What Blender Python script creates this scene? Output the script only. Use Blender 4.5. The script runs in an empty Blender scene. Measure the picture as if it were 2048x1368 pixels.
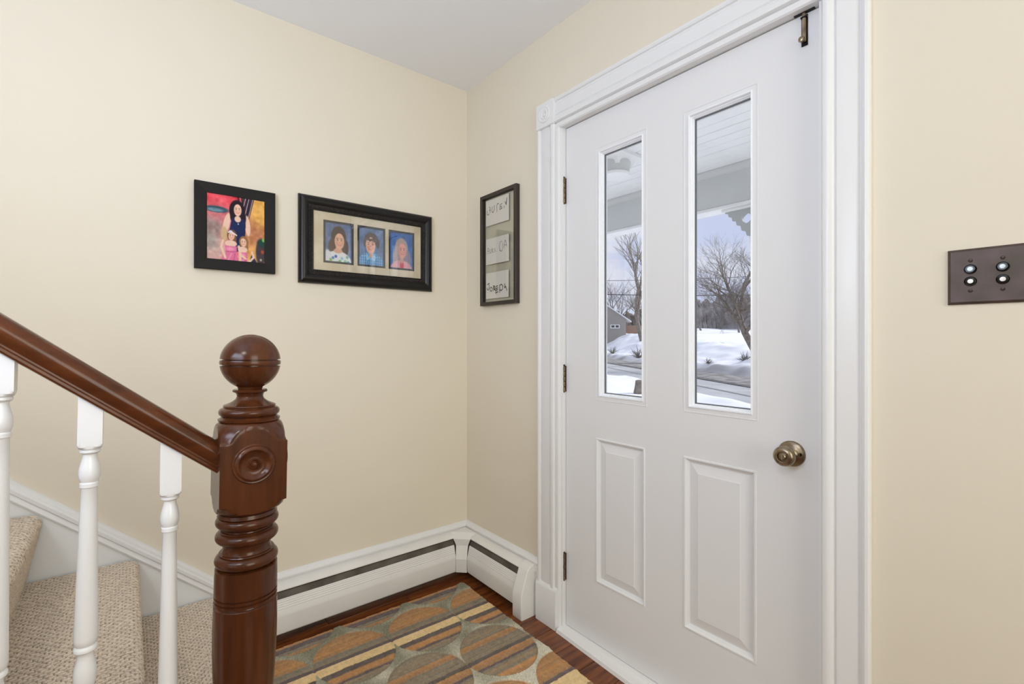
import bpy, bmesh, math, random
import numpy as np
from mathutils import Vector, Matrix
random.seed(7); rng = np.random.default_rng(7)
sc = bpy.context.scene
col = sc.collection
R_ = math.radians
# ------------------------------------------------------------------ camera
cam_d = bpy.data.cameras.new('camera'); cam = bpy.data.objects.new('camera', cam_d); col.objects.link(cam)
cam_d.sensor_width = 36.0; cam_d.lens = 955.0/2048*36.0
cam_d.shift_y = -4/2048; cam_d.clip_start = 0.02; cam_d.clip_end = 600
cam.location = (2.073, -1.366, 1.172)
cam.rotation_euler = (R_(90), 0, R_(51.23))
sc.camera = cam
# ------------------------------------------------------------------ world, light, exposure
vs = sc.view_settings
vs.view_transform = 'Standard'; vs.look = 'None'; vs.gamma = 1.0; vs.exposure = -0.06; vs.use_curve_mapping = False
w = bpy.data.worlds.new('winter_sky'); sc.world = w; w.use_nodes = True
nt = w.node_tree; nt.nodes.clear()
def N(t, ty, **kw):
    n = t.nodes.new(ty)
    for k, v in kw.items(): setattr(n, k, v)
    return n
wo = N(nt, 'ShaderNodeOutputWorld'); bg = N(nt, 'ShaderNodeBackground'); tc = N(nt, 'ShaderNodeTexCoord')
no = N(nt, 'ShaderNodeTexNoise'); no.inputs['Scale'].default_value = 5.0; no.inputs['Detail'].default_value = 5
cr = N(nt, 'ShaderNodeValToRGB')
cr.color_ramp.elements[0].position = .38; cr.color_ramp.elements[0].color = (.50, .56, .76, 1)
cr.color_ramp.elements[1].position = .66; cr.color_ramp.elements[1].color = (.70, .72, .78, 1)
mp = N(nt, 'ShaderNodeMapping'); mp.inputs['Scale'].default_value = (1, 1, 3)
nt.links.new(tc.outputs['Generated'], mp.inputs[0]); nt.links.new(mp.outputs[0], no.inputs['Vector'])
nt.links.new(no.outputs[0], cr.inputs[0]); nt.links.new(cr.outputs[0], bg.inputs[0]); nt.links.new(bg.outputs[0], wo.inputs[0])
bg.inputs[1].default_value = 1.2
def area(name, loc, target, sx, sy, power, color):
    d = bpy.data.lights.new(name, 'AREA'); d.shape = 'RECTANGLE'; d.size = sx; d.size_y = sy; d.energy = power; d.color = color
    o = bpy.data.objects.new(name, d); col.objects.link(o); o.location = loc
    o.rotation_euler = (Vector(target)-Vector(loc)).to_track_quat('-Z', 'Y').to_euler()
    return o
area('fill_light_right', (3.95, -.95, 1.6), (0, -1.3, 1.7), 1.3, 1.7, 31, (1.0, 1.0, .90))     # added soft fill from the right, aimed at the left wall
area('fill_light_back', (2.4, -3.95, 1.5), (1.3, 0, 1.2), 1.8, 1.7, 9, (.8, .92, 1.0))  # added cool fill from behind the camera, no window there
area('ceiling_lamp', (2.3, -2.3, 2.40), (2.3, -2.3, 0), .5, .5, 14.5, (1.0, .98, .90))            # warm ceiling lamp behind the camera
area('bounce_fill_up', (1.5, -2.15, 1.65), (1.1, -1.3, 2.45), .8, .8, 22, (.66, .78, 1.0))   # added unseen fill thrown upwards, in place of flash bounced off the ceiling
sd = bpy.data.lights.new('hazy_sun', 'SUN'); sd.energy = 3.0; sd.angle = R_(12); sd.color = (1.0, .97, .92)
so_ = bpy.data.objects.new('hazy_sun', sd); col.objects.link(so_); so_.rotation_euler = Vector((-.6, -.8, -.68)).to_track_quat('-Z', 'Y').to_euler()
# ------------------------------------------------------------------ helpers
def srgb(r, g, b):
    f = lambda c: (c/255/12.92) if c/255 <= .04045 else ((c/255+.055)/1.055)**2.4
    return (f(r), f(g), f(b))
MATS = {}
def mat(name, rgb, rough=.5, spec=.5, metal=0., var=0., vscale=20., bump=0., bscale=200., coat=0., stretch=(1,1,1), rgb2=None, lo=.35, hi=.65, detail=4):
    if name in MATS: return MATS[name]
    m = bpy.data.materials.new(name); m.use_nodes = True; t = m.node_tree; b = t.nodes['Principled BSDF']
    b.inputs['Base Color'].default_value = (*rgb, 1); b.inputs['Roughness'].default_value = rough
    b.inputs['Specular IOR Level'].default_value = spec; b.inputs['Metallic'].default_value = metal
    b.inputs['Coat Weight'].default_value = coat; b.inputs['Coat Roughness'].default_value = .12
    c = N(t, 'ShaderNodeTexCoord'); mp = N(t, 'ShaderNodeMapping'); mp.inputs['Scale'].default_value = stretch
    t.links.new(c.outputs['Object'], mp.inputs[0])
    if rgb2 is not None or var:
        n = N(t, 'ShaderNodeTexNoise'); n.inputs['Scale'].default_value = vscale; n.inputs['Detail'].default_value = detail
        r = N(t, 'ShaderNodeValToRGB')
        if rgb2 is None: rgb2 = tuple(x*(1-var) for x in rgb)
        r.color_ramp.elements[0].position = lo; r.color_ramp.elements[1].position = hi
        r.color_ramp.elements[0].color = (*rgb, 1); r.color_ramp.elements[1].color = (*rgb2, 1)
        t.links.new(mp.outputs[0], n.inputs['Vector']); t.links.new(n.outputs[0], r.inputs[0]); t.links.new(r.outputs[0], b.inputs['Base Color'])
    if bump:
        n2 = N(t, 'ShaderNodeTexNoise'); n2.inputs['Scale'].default_value = bscale; n2.inputs['Detail'].default_value = 3
        bp = N(t, 'ShaderNodeBump'); bp.inputs['Strength'].default_value = bump; bp.inputs['Distance'].default_value = .002
        t.links.new(mp.outputs[0], n2.inputs['Vector']); t.links.new(n2.outputs[0], bp.inputs['Height']); t.links.new(bp.outputs[0], b.inputs['Normal'])
    MATS[name] = m; return m
def vmat(name, rough=.5, spec=.3, bump=0., bscale=600., coat=0.):
    if name in MATS: return MATS[name]
    m = mat(name, (1, 1, 1), rough, spec, bump=bump, bscale=bscale, coat=coat); t = m.node_tree
    a = N(t, 'ShaderNodeVertexColor'); a.layer_name = 'col'
    t.links.new(a.outputs['Color'], t.nodes['Principled BSDF'].inputs['Base Color']); return m
def glass(name, tint=(.93, .98, .97), ior=1.45):
    m = bpy.data.materials.new(name); m.use_nodes = True; t = m.node_tree; t.nodes.clear()
    o = N(t, 'ShaderNodeOutputMaterial'); tr = N(t, 'ShaderNodeBsdfTransparent'); g = N(t, 'ShaderNodeBsdfGlossy'); mx = N(t, 'ShaderNodeMixShader'); fr = N(t, 'ShaderNodeFresnel')
    ge = N(t, 'ShaderNodeNewGeometry'); ma = N(t, 'ShaderNodeMath', operation='MULTIPLY_ADD'); ma.inputs[1].default_value = 1/ior-ior; ma.inputs[2].default_value = ior
    t.links.new(ge.outputs['Backfacing'], ma.inputs[0]); t.links.new(ma.outputs[0], fr.inputs[0]); tr.inputs[0].default_value = (*tint, 1); g.inputs[1].default_value = .0
    t.links.new(fr.outputs[0], mx.inputs[0]); t.links.new(tr.outputs[0], mx.inputs[1]); t.links.new(g.outputs[0], mx.inputs[2]); t.links.new(mx.outputs[0], o.inputs[0])
    return m
WALLC = mat('cream_wall_paint', srgb(232, 222, 203), .62, .25, bump=.06, bscale=260)
CEILC = mat('ceiling_paint', srgb(247, 247, 248), .7, .2, bump=.04, bscale=200)
WHITE = mat('white_trim_paint', srgb(236, 235, 234), .32, .45, bump=.03, bscale=60)
DOORW = mat('white_door_paint', srgb(233, 232, 232), .36, .45, bump=.03, bscale=90, stretch=(1, 1, .3))
OLDWH = mat('heater_enamel', srgb(238, 235, 230), .38, .4, var=.04, vscale=8)
BALW = mat('white_baluster_gloss', srgb(236, 237, 240), .22, .5, bump=.03, bscale=50)
BRONZE = mat('aged_bronze', srgb(88, 72, 60), .38, .5, .75, rgb2=srgb(66, 56, 56), vscale=25)
BRASS = mat('antique_brass', srgb(166, 152, 128), .28, .5, .95, rgb2=srgb(128, 112, 92), vscale=40)
DARKM = mat('oil_rubbed_metal', srgb(40, 36, 36), .4, .5, .7)
BLACK = mat('black_gap', (.012, .010, .009), .8, .1)
GLASS = glass('pane_glass', (1, 1, 1)); PGLASS = glass('picture_glass', (1, 1, 1), 1.75)

def woodmat(name, base, dark, scale=8, axis=2, rough=.25, coat=.45, lo=.35, hi=.7):
    m = mat(name, base, rough, .30, coat=coat); t = m.node_tree; b = t.nodes['Principled BSDF']
    c = N(t, 'ShaderNodeTexCoord'); mp = N(t, 'ShaderNodeMapping'); s = [9.0]*3; s[axis] = .7; mp.inputs['Scale'].default_value = s
    n = N(t, 'ShaderNodeTexNoise'); n.inputs['Scale'].default_value = scale; n.inputs['Detail'].default_value = 7; n.inputs['Roughness'].default_value = .6
    oi = N(t, 'ShaderNodeObjectInfo'); ad = N(t, 'ShaderNodeVectorMath', operation='ADD'); ml = N(t, 'ShaderNodeMath', operation='MULTIPLY'); ml.inputs[1].default_value = 37.
    t.links.new(oi.outputs['Random'], ml.inputs[0]); t.links.new(c.outputs['Object'], ad.inputs[0]); t.links.new(ml.outputs[0], ad.inputs[1])
    r = N(t, 'ShaderNodeValToRGB'); r.color_ramp.elements[0].position = lo; r.color_ramp.elements[1].position = hi
    r.color_ramp.elements[0].color = (*dark, 1); r.color_ramp.elements[1].color = (*base, 1)
    n2 = N(t, 'ShaderNodeTexNoise'); n2.inputs['Scale'].default_value = 9; n2.inputs['Detail'].default_value = 3
    mx = N(t, 'ShaderNodeMix', data_type='RGBA', blend_type='MULTIPLY'); mx.inputs[0].default_value = .3
    r2 = N(t, 'ShaderNodeValToRGB'); r2.color_ramp.elements[0].position = .3; r2.color_ramp.elements[1].position = .7; r2.color_ramp.elements[0].color = (.45, .4, .36, 1)
    t.links.new(ad.outputs[0], mp.inputs[0]); t.links.new(mp.outputs[0], n.inputs['Vector']); t.links.new(n.outputs[0], r.inputs[0])
    t.links.new(ad.outputs[0], n2.inputs['Vector']); t.links.new(n2.outputs[0], r2.inputs[0])
    t.links.new(r.outputs[0], mx.inputs['A']); t.links.new(r2.outputs[0], mx.inputs['B']); t.links.new(mx.outputs['Result'], b.inputs['Base Color'])
    return m
MAHOG = woodmat('mahogany_varnish', srgb(104, 57, 30), srgb(60, 32, 18), 4, 2, .2, .06, .25, .85)
RAILW = woodmat('handrail_varnish', srgb(114, 62, 32), srgb(66, 35, 19), 4, 1, .2, .08, .25, .85)
FLOORW = woodmat('floor_plank_varnish', srgb(150, 84, 38), srgb(84, 40, 20), 5, 1, .25, .3)
ENDS = mat('blackwood_frame', (.008, .007, .007), .55, .25)

def new(name, me, parent=None, m=None, smooth=False):
    o = bpy.data.objects.new(name, me); col.objects.link(o)
    if m is not None: me.materials.append(m)
    if smooth:
        for p in me.polygons: p.use_smooth = True
    if parent is not None: o.parent = parent
    return o
def autosmooth(me, ang=35):
    bm = bmesh.new(); bm.from_mesh(me)
    for f in bm.faces: f.smooth = True
    for e in bm.edges:
        if len(e.link_faces) == 2 and e.calc_face_angle(0) > R_(ang): e.smooth = False
    bm.to_mesh(me); bm.free()
def empty(name, loc=(0, 0, 0), label=None, cat=None, group=None, kind=None, parent=None):
    o = bpy.data.objects.new(name, None); col.objects.link(o); o.location = loc; o.empty_display_size = .1
    if parent is not None: o.parent = parent
    return tag(o, label, cat, group, kind)
def tag(o, label=None, cat=None, group=None, kind=None):
    if label: o['label'] = label
    if cat: o['category'] = cat
    if group: o['group'] = group
    if kind: o['kind'] = kind
    return o
def mesh(name, V, Fc, parent=None, m=None, smooth=None, off=(0, 0, 0)):
    me = bpy.data.meshes.new(name); me.from_pydata([tuple(Vector(v)-Vector(off)) for v in V], [], Fc); me.update()
    bm = bmesh.new(); bm.from_mesh(me); bmesh.ops.recalc_face_normals(bm, faces=bm.faces); bm.to_mesh(me); bm.free()
    if smooth: autosmooth(me, smooth)
    o = new(name, me, parent, m); return o
def boxes(name, bs, parent=None, m=None, bev=0., seg=2, off=(0, 0, 0)):
    bm = bmesh.new()
    for (x0, y0, z0, x1, y1, z1) in bs:
        r = bmesh.ops.create_cube(bm, size=1)
        for v in r['verts']:
            v.co = Vector(((x0+x1)/2+v.co.x*(x1-x0)-off[0], (y0+y1)/2+v.co.y*(y1-y0)-off[1], (z0+z1)/2+v.co.z*(z1-z0)-off[2]))
    if bev: bmesh.ops.bevel(bm, geom=bm.edges[:], offset=bev, segments=seg, affect='EDGES')
    me = bpy.data.meshes.new(name); bm.to_mesh(me); bm.free()
    if bev: autosmooth(me, 40)
    return new(name, me, parent, m)
def sweep(name, prof, path, frames=None, parent=None, m=None, caps=True, smooth=35, closed=True, off=(0, 0, 0)):
    """prof: list of (a,b); path: list of points; frames: list of (A,B) vectors, one per path point"""
    V = []; n = len(prof)
    for p, (A, B) in zip(path, frames):
        for a, b in prof: V.append(Vector(p)+Vector(A)*a+Vector(B)*b)
    Fc = []
    for i in range(len(path)-1):
        for j in range(n if closed else n-1):
            k = (j+1) % n; Fc.append((i*n+j, i*n+k, (i+1)*n+k, (i+1)*n+j))
    if caps and closed: Fc += [tuple(range(n)), tuple(range((len(path)-1)*n, len(path)*n))]
    return mesh(name, V, Fc, parent, m, smooth, off)
def turned(name, prof, parent=None, m=None, seg=48, half=None, smooth=40, loc=None):
    """lathe around z; half = half side of the square the stock is cut from: the section is circle(R) cut by the square"""
    V = []; Fc = []
    for z, R in prof:
        for k in range(seg):
            t = 2*math.pi*(k)/seg; r = R
            if half: r = min(R, half/max(abs(math.cos(t)), abs(math.sin(t))))
            V.append((r*math.cos(t), r*math.sin(t), z))
    for i in range(len(prof)-1):
        for k in range(seg):
            l = (k+1) % seg; Fc.append((i*seg+k, i*seg+l, (i+1)*seg+l, (i+1)*seg+k))
    Fc += [tuple(range(seg)), tuple(range((len(prof)-1)*seg, len(prof)*seg))]
    o = mesh(name, V, Fc, parent, m, smooth)
    if loc is not None: o.location = loc
    return o
def rings(name, rects, place, parent=None, m=None, cap_last=True, back=None):
    """nested rectangles (u0,v0,u1,v1,depth) -> surface; place(u,v,d)->xyz"""
    V = []; Fc = []
    for (u0, v0, u1, v1, d) in rects:
        V += [place(u0, v0, d), place(u1, v0, d), place(u1, v1, d), place(u0, v1, d)]
    for i in range(len(rects)-1):
        for k in range(4):
            l = (k+1) % 4; Fc.append((i*4+k, i*4+l, i*4+4+l, i*4+4+k))
    n = len(rects)
    if cap_last: Fc.append(tuple(range((n-1)*4, n*4)))
    return mesh(name, V, Fc, parent, m)
def inset(r, d): return (r[0]+d, r[1]+d, r[2]-d, r[3]-d)
def grid_mesh(name, P, C, parent=None, m=None, smooth=True):
    """P: (h,w,3) points, C: (h,w,3) linear colours"""
    h, wd = P.shape[:2]; me = bpy.data.meshes.new(name)
    idx = np.arange(h*wd).reshape(h, wd)
    q = np.stack([idx[:-1, :-1], idx[:-1, 1:], idx[1:, 1:], idx[1:, :-1]], -1).reshape(-1, 4)
    me.vertices.add(h*wd); me.vertices.foreach_set('co', P.astype(np.float32).ravel())
    me.loops.add(q.size); me.loops.foreach_set('vertex_index', q.ravel().astype(np.int32))
    me.polygons.add(len(q)); me.polygons.foreach_set('loop_start', np.arange(0, q.size, 4, dtype=np.int32))
    me.polygons.foreach_set('use_smooth', np.full(len(q), smooth, dtype=bool))
    me.update(calc_edges=True)
    if C is not None:
        a = me.color_attributes.new('col', 'FLOAT_COLOR', 'POINT')
        c4 = np.ones((h*wd, 4), np.float32); c4[:, :3] = C.reshape(-1, 3); a.data.foreach_set('color', c4.ravel())
    return new(name, me, parent, m)
def lin(a):
    a = np.clip(a, 0, 255)/255.; return np.where(a <= .04045, a/12.92, ((a+.055)/1.055)**2.4)
def hnoise(h, wd, cell, seed=0):
    """smooth value noise"""
    g = np.random.default_rng(seed); gy = int(h/cell)+3; gx = int(wd/cell)+3; G = g.random((gy, gx))
    y = np.arange(h)/cell; x = np.arange(wd)/cell; y0 = y.astype(int); x0 = x.astype(int)
    fy = (y-y0)[:, None]; fx = (x-x0)[None]; fy = fy*fy*(3-2*fy); fx = fx*fx*(3-2*fx)
    a = G[y0][:, x0]; b = G[y0][:, x0+1]; c = G[y0+1][:, x0]; d = G[y0+1][:, x0+1]
    return (a*(1-fx)+b*fx)*(1-fy)+(c*(1-fx)+d*fx)*fy
# ================================================================== ROOM SHELL
CH = 2.457; XR = 4.1; YB = -4.1
# walls as solid shells
tag(boxes('wall_front', [(-.15, 0, -.3, .667, .16, 2.75), (1.646, 0, -.3, XR+.15, .16, 2.75), (.667, 0, 2.051, 1.646, .16, 2.75), (.667, 0, -.3, 1.646, .16, -.001)], m=WALLC), kind='structure')
tag(boxes('wall_left', [(-.15, YB-.15, -.3, 0, 0, 2.75)], m=WALLC), kind='structure')
tag(boxes('wall_right', [(XR, YB, -.3, XR+.15, 0, 2.75)], m=WALLC), kind='structure')
tag(boxes('wall_back', [(0, YB-.15, -.3, XR+.15, YB, 2.75)], m=WALLC), kind='structure')
tag(boxes('ceiling', [(0, YB, CH, XR, 0, CH+.15)], m=CEILC), kind='structure')
fl = empty('floor', (0, 0, 0), kind='structure')
boxes('subfloor', [(0, YB, -.15, XR, -.001, -.019)], fl, BLACK)
PW = .119
pm = None
rows = int(XR/PW)+1
for i in range(rows):
    x0 = .07+(i-1)*PW; x1 = x0+PW-.0014
    if x0 > 3.0: continue
    x0 = max(x0, .002)
    y = -.002; first = True
    cuts = [-.002]
    yy = -.3-random.random()*1.3
    while yy > -3.0: cuts.append(yy); yy -= 1.0+random.random()*.9
    cuts.append(-3.2)
    for a, b in zip(cuts[:-1], cuts[1:]):
        cx_, cy_ = (x0+x1)/2, (a+b)/2
        o = boxes('plank', [(x0, b+.0012, -.019, x1, a, random.uniform(-.0006, 0))], fl, FLOORW, .0012, 1, off=(cx_, cy_, 0)); o.location = (cx_, cy_, 0)
# ---- baseboard cap mouldings
def bbprof(): return [(0, 0), (.020, 0), (.020, .024), (.0165, .027), (.0165, .031), (.021, .034), (.021, .040), (.015, .046), (.010, .050), (.007, .0545), (0, .056)]
o = sweep('baseboard_left', [(a, b+.187) for a, b in bbprof()], [(0, -1.075, 0), (0, 0, 0)], [((1, 0, 0), (0, 0, 1))]*2, None, WHITE); tag(o, kind='structure')
o = sweep('baseboard_front', [(a, b+.187) for a, b in bbprof()], [(0, 0, 0), (.568, 0, 0)], [((0, -1, 0), (0, 0, 1))]*2, None, WHITE); tag(o, kind='structure')
boxes('baseboard_board', [(0.001, -1.075, 0, .014, -.001, .19)], bpy.data.objects['baseboard_left'], WHITE)
boxes('baseboard_board', [(0.014, -.014, 0, .568, -.001, .19)], bpy.data.objects['baseboard_front'], WHITE)
o = boxes('baseboard_right', [(1.740, -.02, 0, XR, 0, .2)], None, WHITE, .003); tag(o, kind='structure')
# ---- door casing
tr = empty('trim_1', kind='structure')
def casprof(wd):  # across width 0..wd (0 = outer), height out of wall
    return [(0, 0), (0, .019), (.002, .022), (.008, .023), (.014, .020), (.016, .015), (.020, .0135), (.024, .0165), (.028, .0175), (wd-.034, .0175), (wd-.030, .0135), (wd-.026, .0165), (wd-.020, .0215), (wd-.012, .023), (wd-.004, .021), (wd, .014), (wd, 0)]
CW = .100
pr = casprof(CW)
sweep('casing_leg', pr, [(.569, 0, .15), (.569, 0, 2.053)], [((1, 0, 0), (0, -1, 0))]*2, tr, WHITE)
sweep('casing_leg', pr, [(1.7265, 0, .15), (1.7265, 0, 2.053)], [((-1, 0, 0), (0, -1, 0))]*2, tr, WHITE)
sweep('head_casing', pr, [(.668, 0, 2.153), (1.628, 0, 2.153)], [((0, 0, -1), (0, -1, 0))]*2, tr, WHITE)
def rosette_block(x0, z0, s):
    b = boxes('corner_block', [(x0, -.027, z0, x0+s, 0, z0+s)], tr, WHITE, .002)
    p = [(0, .034), (.003, .034), (.005, .030), (.0025, .026), (.0025, .020), (.006, .017), (.004, .011), (.002, .009), (.006, .006), (.0065, .0005)]
    r = turned('block_roundel', p, b, WHITE, 36); r.rotation_euler = (R_(90), 0, 0); r.location = (x0+s/2, -.026, z0+s/2)
rosette_block(.567, 2.051, .104); rosette_block(1.6245, 2.051, .104)
for x0, x1 in ((.566, .684), (1.6265, 1.7295)):
    sweep('plinth_block', [(-.0, 0), (-.028, 0), (-.028, .150), (-.024, .158), (-.017, .166), (0, .168)], [(x0, 0, 0), (x1, 0, 0)], [((0, 1, 0), (0, 0, 1))]*2, tr, WHITE)
# inner bead + jambs + stop
bead = [(0, 0), (0, .010), (.003, .0135), (.010, .0145), (.018, .013), (.022, .008), (.022, 0)]
sweep('jamb_bead', bead, [(.6685, 0, 0), (.6685, 0, 2.032)], [((1, 0, 0), (0, -1, 0))]*2, tr, WHITE)
sweep('head_bead', bead, [(.6685, 0, 2.0525), (1.633, 0, 2.0525)], [((0, 0, -1), (0, -1, 0))]*2, tr, WHITE)
boxes('door_jamb', [(.668, 0, 0, .6965, .16, 2.05)], tr, WHITE)
boxes('door_jamb', [(1.6160, 0, 0, 1.645, .16, 2.05)], tr, WHITE)
boxes('weather_strip', [(1.6131, .0205, .02, 1.6160, .045, 2.03)], tr, mat('grey_weatherstrip', srgb(84, 84, 84), .6))
boxes('head_jamb', [(.6965, 0, 2.031, 1.6165, .16, 2.05)], tr, WHITE)
boxes('door_stop', [(.6965, .066, .03, .710, .10, 2.031), (1.603, .066, .03, 1.6165, .10, 2.031), (.71, .066, 2.018, 1.603, .10, 2.031)], tr, WHITE)
mesh('threshold', [(.690, -.030, 0), (1.632, -.074, 0), (1.632, .16, 0), (.690, .16, 0), (.690, -.026, .012), (1.632, -.070, .012), (1.632, .16, .016), (.690, .16, .016), (.690, .0, .016), (1.632, .0, .016)],
     [(0, 1, 2, 3), (0, 1, 5, 4), (4, 5, 9, 8), (8, 9, 6, 7), (2, 3, 7, 6), (0, 4, 8, 7, 3), (1, 2, 6, 9, 5)], tr, mat('threshold_paint', srgb(240, 238, 236), .4, .4))
boxes('strike_plate', [(1.6125, .024, .80, 1.6172, .06, .94)], tr, DARKM)
boxes('bolt_keeper', [(1.553, .011, 2.0285, 1.602, .019, 2.0315)], tr, DARKM)
# ---- front door
DY = .020; TH = .044
door = empty('door_1', (.699, DY, .018), kind='structure'); dl = (.699, DY, .018)
LX0, LX1, RX0, RX1 = .872, 1.070, 1.242, 1.441
GZ0, GZ1 = .959, 1.884
PX = [(.857, 1.079), (1.225, 1.453)]; PZ0, PZ1 = .253, .801
XS = [.699, .857, .872, 1.070, 1.079, 1.225, 1.242, 1.441, 1.453, 1.613]
bx = []
def db(x0, z0, x1, z1): bx.append((x0, DY, z0, x1, DY+TH, z1))
db(.699, .018, 1.613, PZ0); db(.699, PZ1, 1.613, GZ0); db(.699, GZ1, 1.613, 2.028)
db(.699, PZ0, .857, PZ1); db(1.079, PZ0, 1.225, PZ1); db(1.453, PZ0, 1.613, PZ1)
db(.699, GZ0, LX0, GZ1); db(LX1, GZ0, RX0, GZ1); db(RX1, GZ0, 1.613, GZ1)
slab = boxes('door_slab', bx, door, DOORW, off=dl)
bm = bmesh.new(); bm.from_mesh(slab.data); bmesh.ops.remove_doubles(bm, verts=bm.verts, dist=1e-5); bm.to_mesh(slab.data); bm.free()
pl = lambda u, v, d: (u-dl[0], DY+d-dl[1], v-dl[2])
for x0, x1 in PX:
    r = (x0, PZ0, x1, PZ1)
    L = [(*r, .02), (*r, 0), (*inset(r, .002), -.0028), (*inset(r, .006), -.0028), (*inset(r, .010), .003), (*inset(r, .017), .0085), (*inset(r, .020), .0085), (*inset(r, .046), .0025), (*inset(r, .048), .0012), (*inset(r, .05), .0012)]
    rings('lower_panel', L, pl, door, DOORW)
    rings('panel_back', [(*r, TH-.004), (*inset(r, .03), TH)], pl, door, DOORW)
FRM = mat('lite_frame_vinyl', srgb(246, 247, 250), .2, .5)
for x0, x1 in ((LX0, LX1), (RX0, RX1)):
    r = (x0, GZ0, x1, GZ1)
    L = [(*inset(r, -.0165), .0004), (*inset(r, -.0155), -.0014), (*inset(r, -.0135), -.0014), (*inset(r, -.0125), -.0004), (*inset(r, -.001), -.0004), (*inset(r, 0), -.003), (*inset(r, .003), -.0035), (*inset(r, .0045), -.001), (*inset(r, .005), .006), (*inset(r, .008), .0065), (*inset(r, .0085), .012), (*inset(r, .0105), .0125), (*inset(r, .0112), .019)]
    rings('lite_surround', L[:5], pl, door, DOORW, cap_last=False)
    f = rings('lite_frame', L[4:], pl, door, FRM, cap_last=False)
    rings('glazing_gasket', [(*inset(r, .0118), .019), (*inset(r, .0135), .0190), (*inset(r, .0138), .026)], pl, f, mat('gasket_grey', srgb(96, 100, 104), .5), cap_last=False)
    rings('lite_frame', [(*inset(r, -.012), TH), (*inset(r, -.011), TH+.004), (*inset(r, -.0005), TH+.004), (*inset(r, .0005), TH-.004), (*inset(r, .003), .034), (*inset(r, .0125), .027)], pl, door, FRM, cap_last=False)
    boxes('glass_pane', [(x0+.0115, DY+.0195, GZ0+.0115, x1-.0115, DY+.0235, GZ1-.0115)], door, GLASS, off=dl)
# hinges
HING = mat('hinge_bronze', srgb(142, 124, 100), .35, .5, .7, rgb2=srgb(96, 84, 70), vscale=60)
for z0, z1 in ((1.723, 1.831), (.960, 1.070), (.197, .311)):
    hx, hy = .6945, .011
    pz = [(0, .0052), (.0, .006)]
    h = empty('hinge', (hx-dl[0], hy-dl[1], (z0+z1)/2-dl[2]), parent=door); L = z1-z0
    for k in range(5):
        a = -L/2+.004+k*(L-.008)/5; b = a+(L-.008)/5-.0012
        turned('hinge_knuckle', [(a, .0048), (a+.001, .0062), (b-.001, .0062), (b, .0048)], h, HING, 16)
    turned('hinge_pin', [(-L/2-.002, .001), (-L/2, .0045), (L/2-.004, .0045), (L/2, .006), (L/2+.003, .004), (L/2+.004, .0005)], h, BRONZE, 16)
    boxes('hinge_leaf', [(0, .004, -L/2+.003, .006, .010, L/2-.003)], h, BRONZE)
# knob
kn = empty('door_knob', (1.545-dl[0], 0, .868-dl[2]), parent=door)
def ylathe(name, p, parent, m, loc=(0, 0, 0), seg=48, smooth=40):
    o = turned(name, p, parent, m, seg, smooth=smooth); o.rotation_euler = (R_(90), 0, 0); o.location = loc; return o
ylathe('rose', [(0, .034), (.003, .034), (.005, .033), (.007, .030), (.008, .024), (.010, .018), (.016, .013)], kn, BRASS)
ylathe('knob', [(.012, .011), (.026, .0105), (.032, .014), (.036, .022), (.040, .0255), (.048, .0265), (.055, .0255), (.060, .022), (.0625, .017), (.0615, .0125), (.057, .0115), (.057, .0005)], kn, BRASS)
ylathe('turn_button', [(.055, .0085), (.062, .0085), (.0635, .007), (.0635, .0005)], kn, BRASS)
boxes('thumb_slot', [(-.0009, -.0645, -.0065, .0009, -.0634, .0065)], kn, mat('slot_brass', srgb(196, 180, 150), .3, .5, .9))
ylathe('screw_hole', [(.0075, .0042), (.0098, .0042), (.0098, .003), (.0085, .0028), (.0085, .0003)], kn, DARKM, (.0235, 0, .002), 20)
# slide bolt on the door
sb = empty('slide_bolt', (1.5765-dl[0], 0, 1.985-dl[2]), parent=door)
boxes('bolt_plate', [(-.0078, -.0025, -.041, .0078, .0, .040)], sb, DARKM, .0008, 1)
boxes('bolt_rod', [(-.0048, -.0085, -.034, .0048, -.0025, .046)], sb, BRASS, .002, 2)
boxes('bolt_guide', [(-.0078, -.0095, .030, .0078, -.001, .035)], sb, DARKM, .001, 1)
boxes('bolt_catch', [(-.006, -.006, -.040, .006, -.002, -.036)], sb, DARKM, .001, 1)
ylathe('bolt_knob', [(.008, .003), (.013, .003), (.016, .0065), (.020, .0078), (.024, .006), (.026, .0005)], sb, BRASS, (-.001, 0, -.030), 24)
# ---- stair skirt (left wall)
sl = .874
skz = lambda y: .293+(-1.118-y)*sl
sk = empty('trim_2', kind='structure')
y0, y1 = -1.072, -3.2
mesh('skirt_board', [(x, y, z) for x in (0, .016) for y, z in ((y0, 0), (y0, .19), (y0, skz(y0)-.03), (y1, skz(y1)-.03), (y1, 0))],
     [(0, 1, 2, 3, 4), (5, 6, 7, 8, 9), (0, 1, 6, 5), (1, 2, 7, 6), (2, 3, 8, 7), (3, 4, 9, 8), (4, 0, 5, 9)], sk, mat('skirt_paint', srgb(238, 238, 237), .4, .4))
capp = [(0, -.062), (.022, -.062), (.024, -.056), (.020, -.046), (.020, -.040), (.024, -.036), (.024, -.024), (.019, -.018), (.018, -.010), (.012, -.003), (.004, 0), (0, 0)]
sweep('skirt_cap', capp, [(0, y0, skz(y0)), (0, y1, skz(y1))], [((1, 0, 0), (0, 0, 1))]*2, sk, WHITE)
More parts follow.
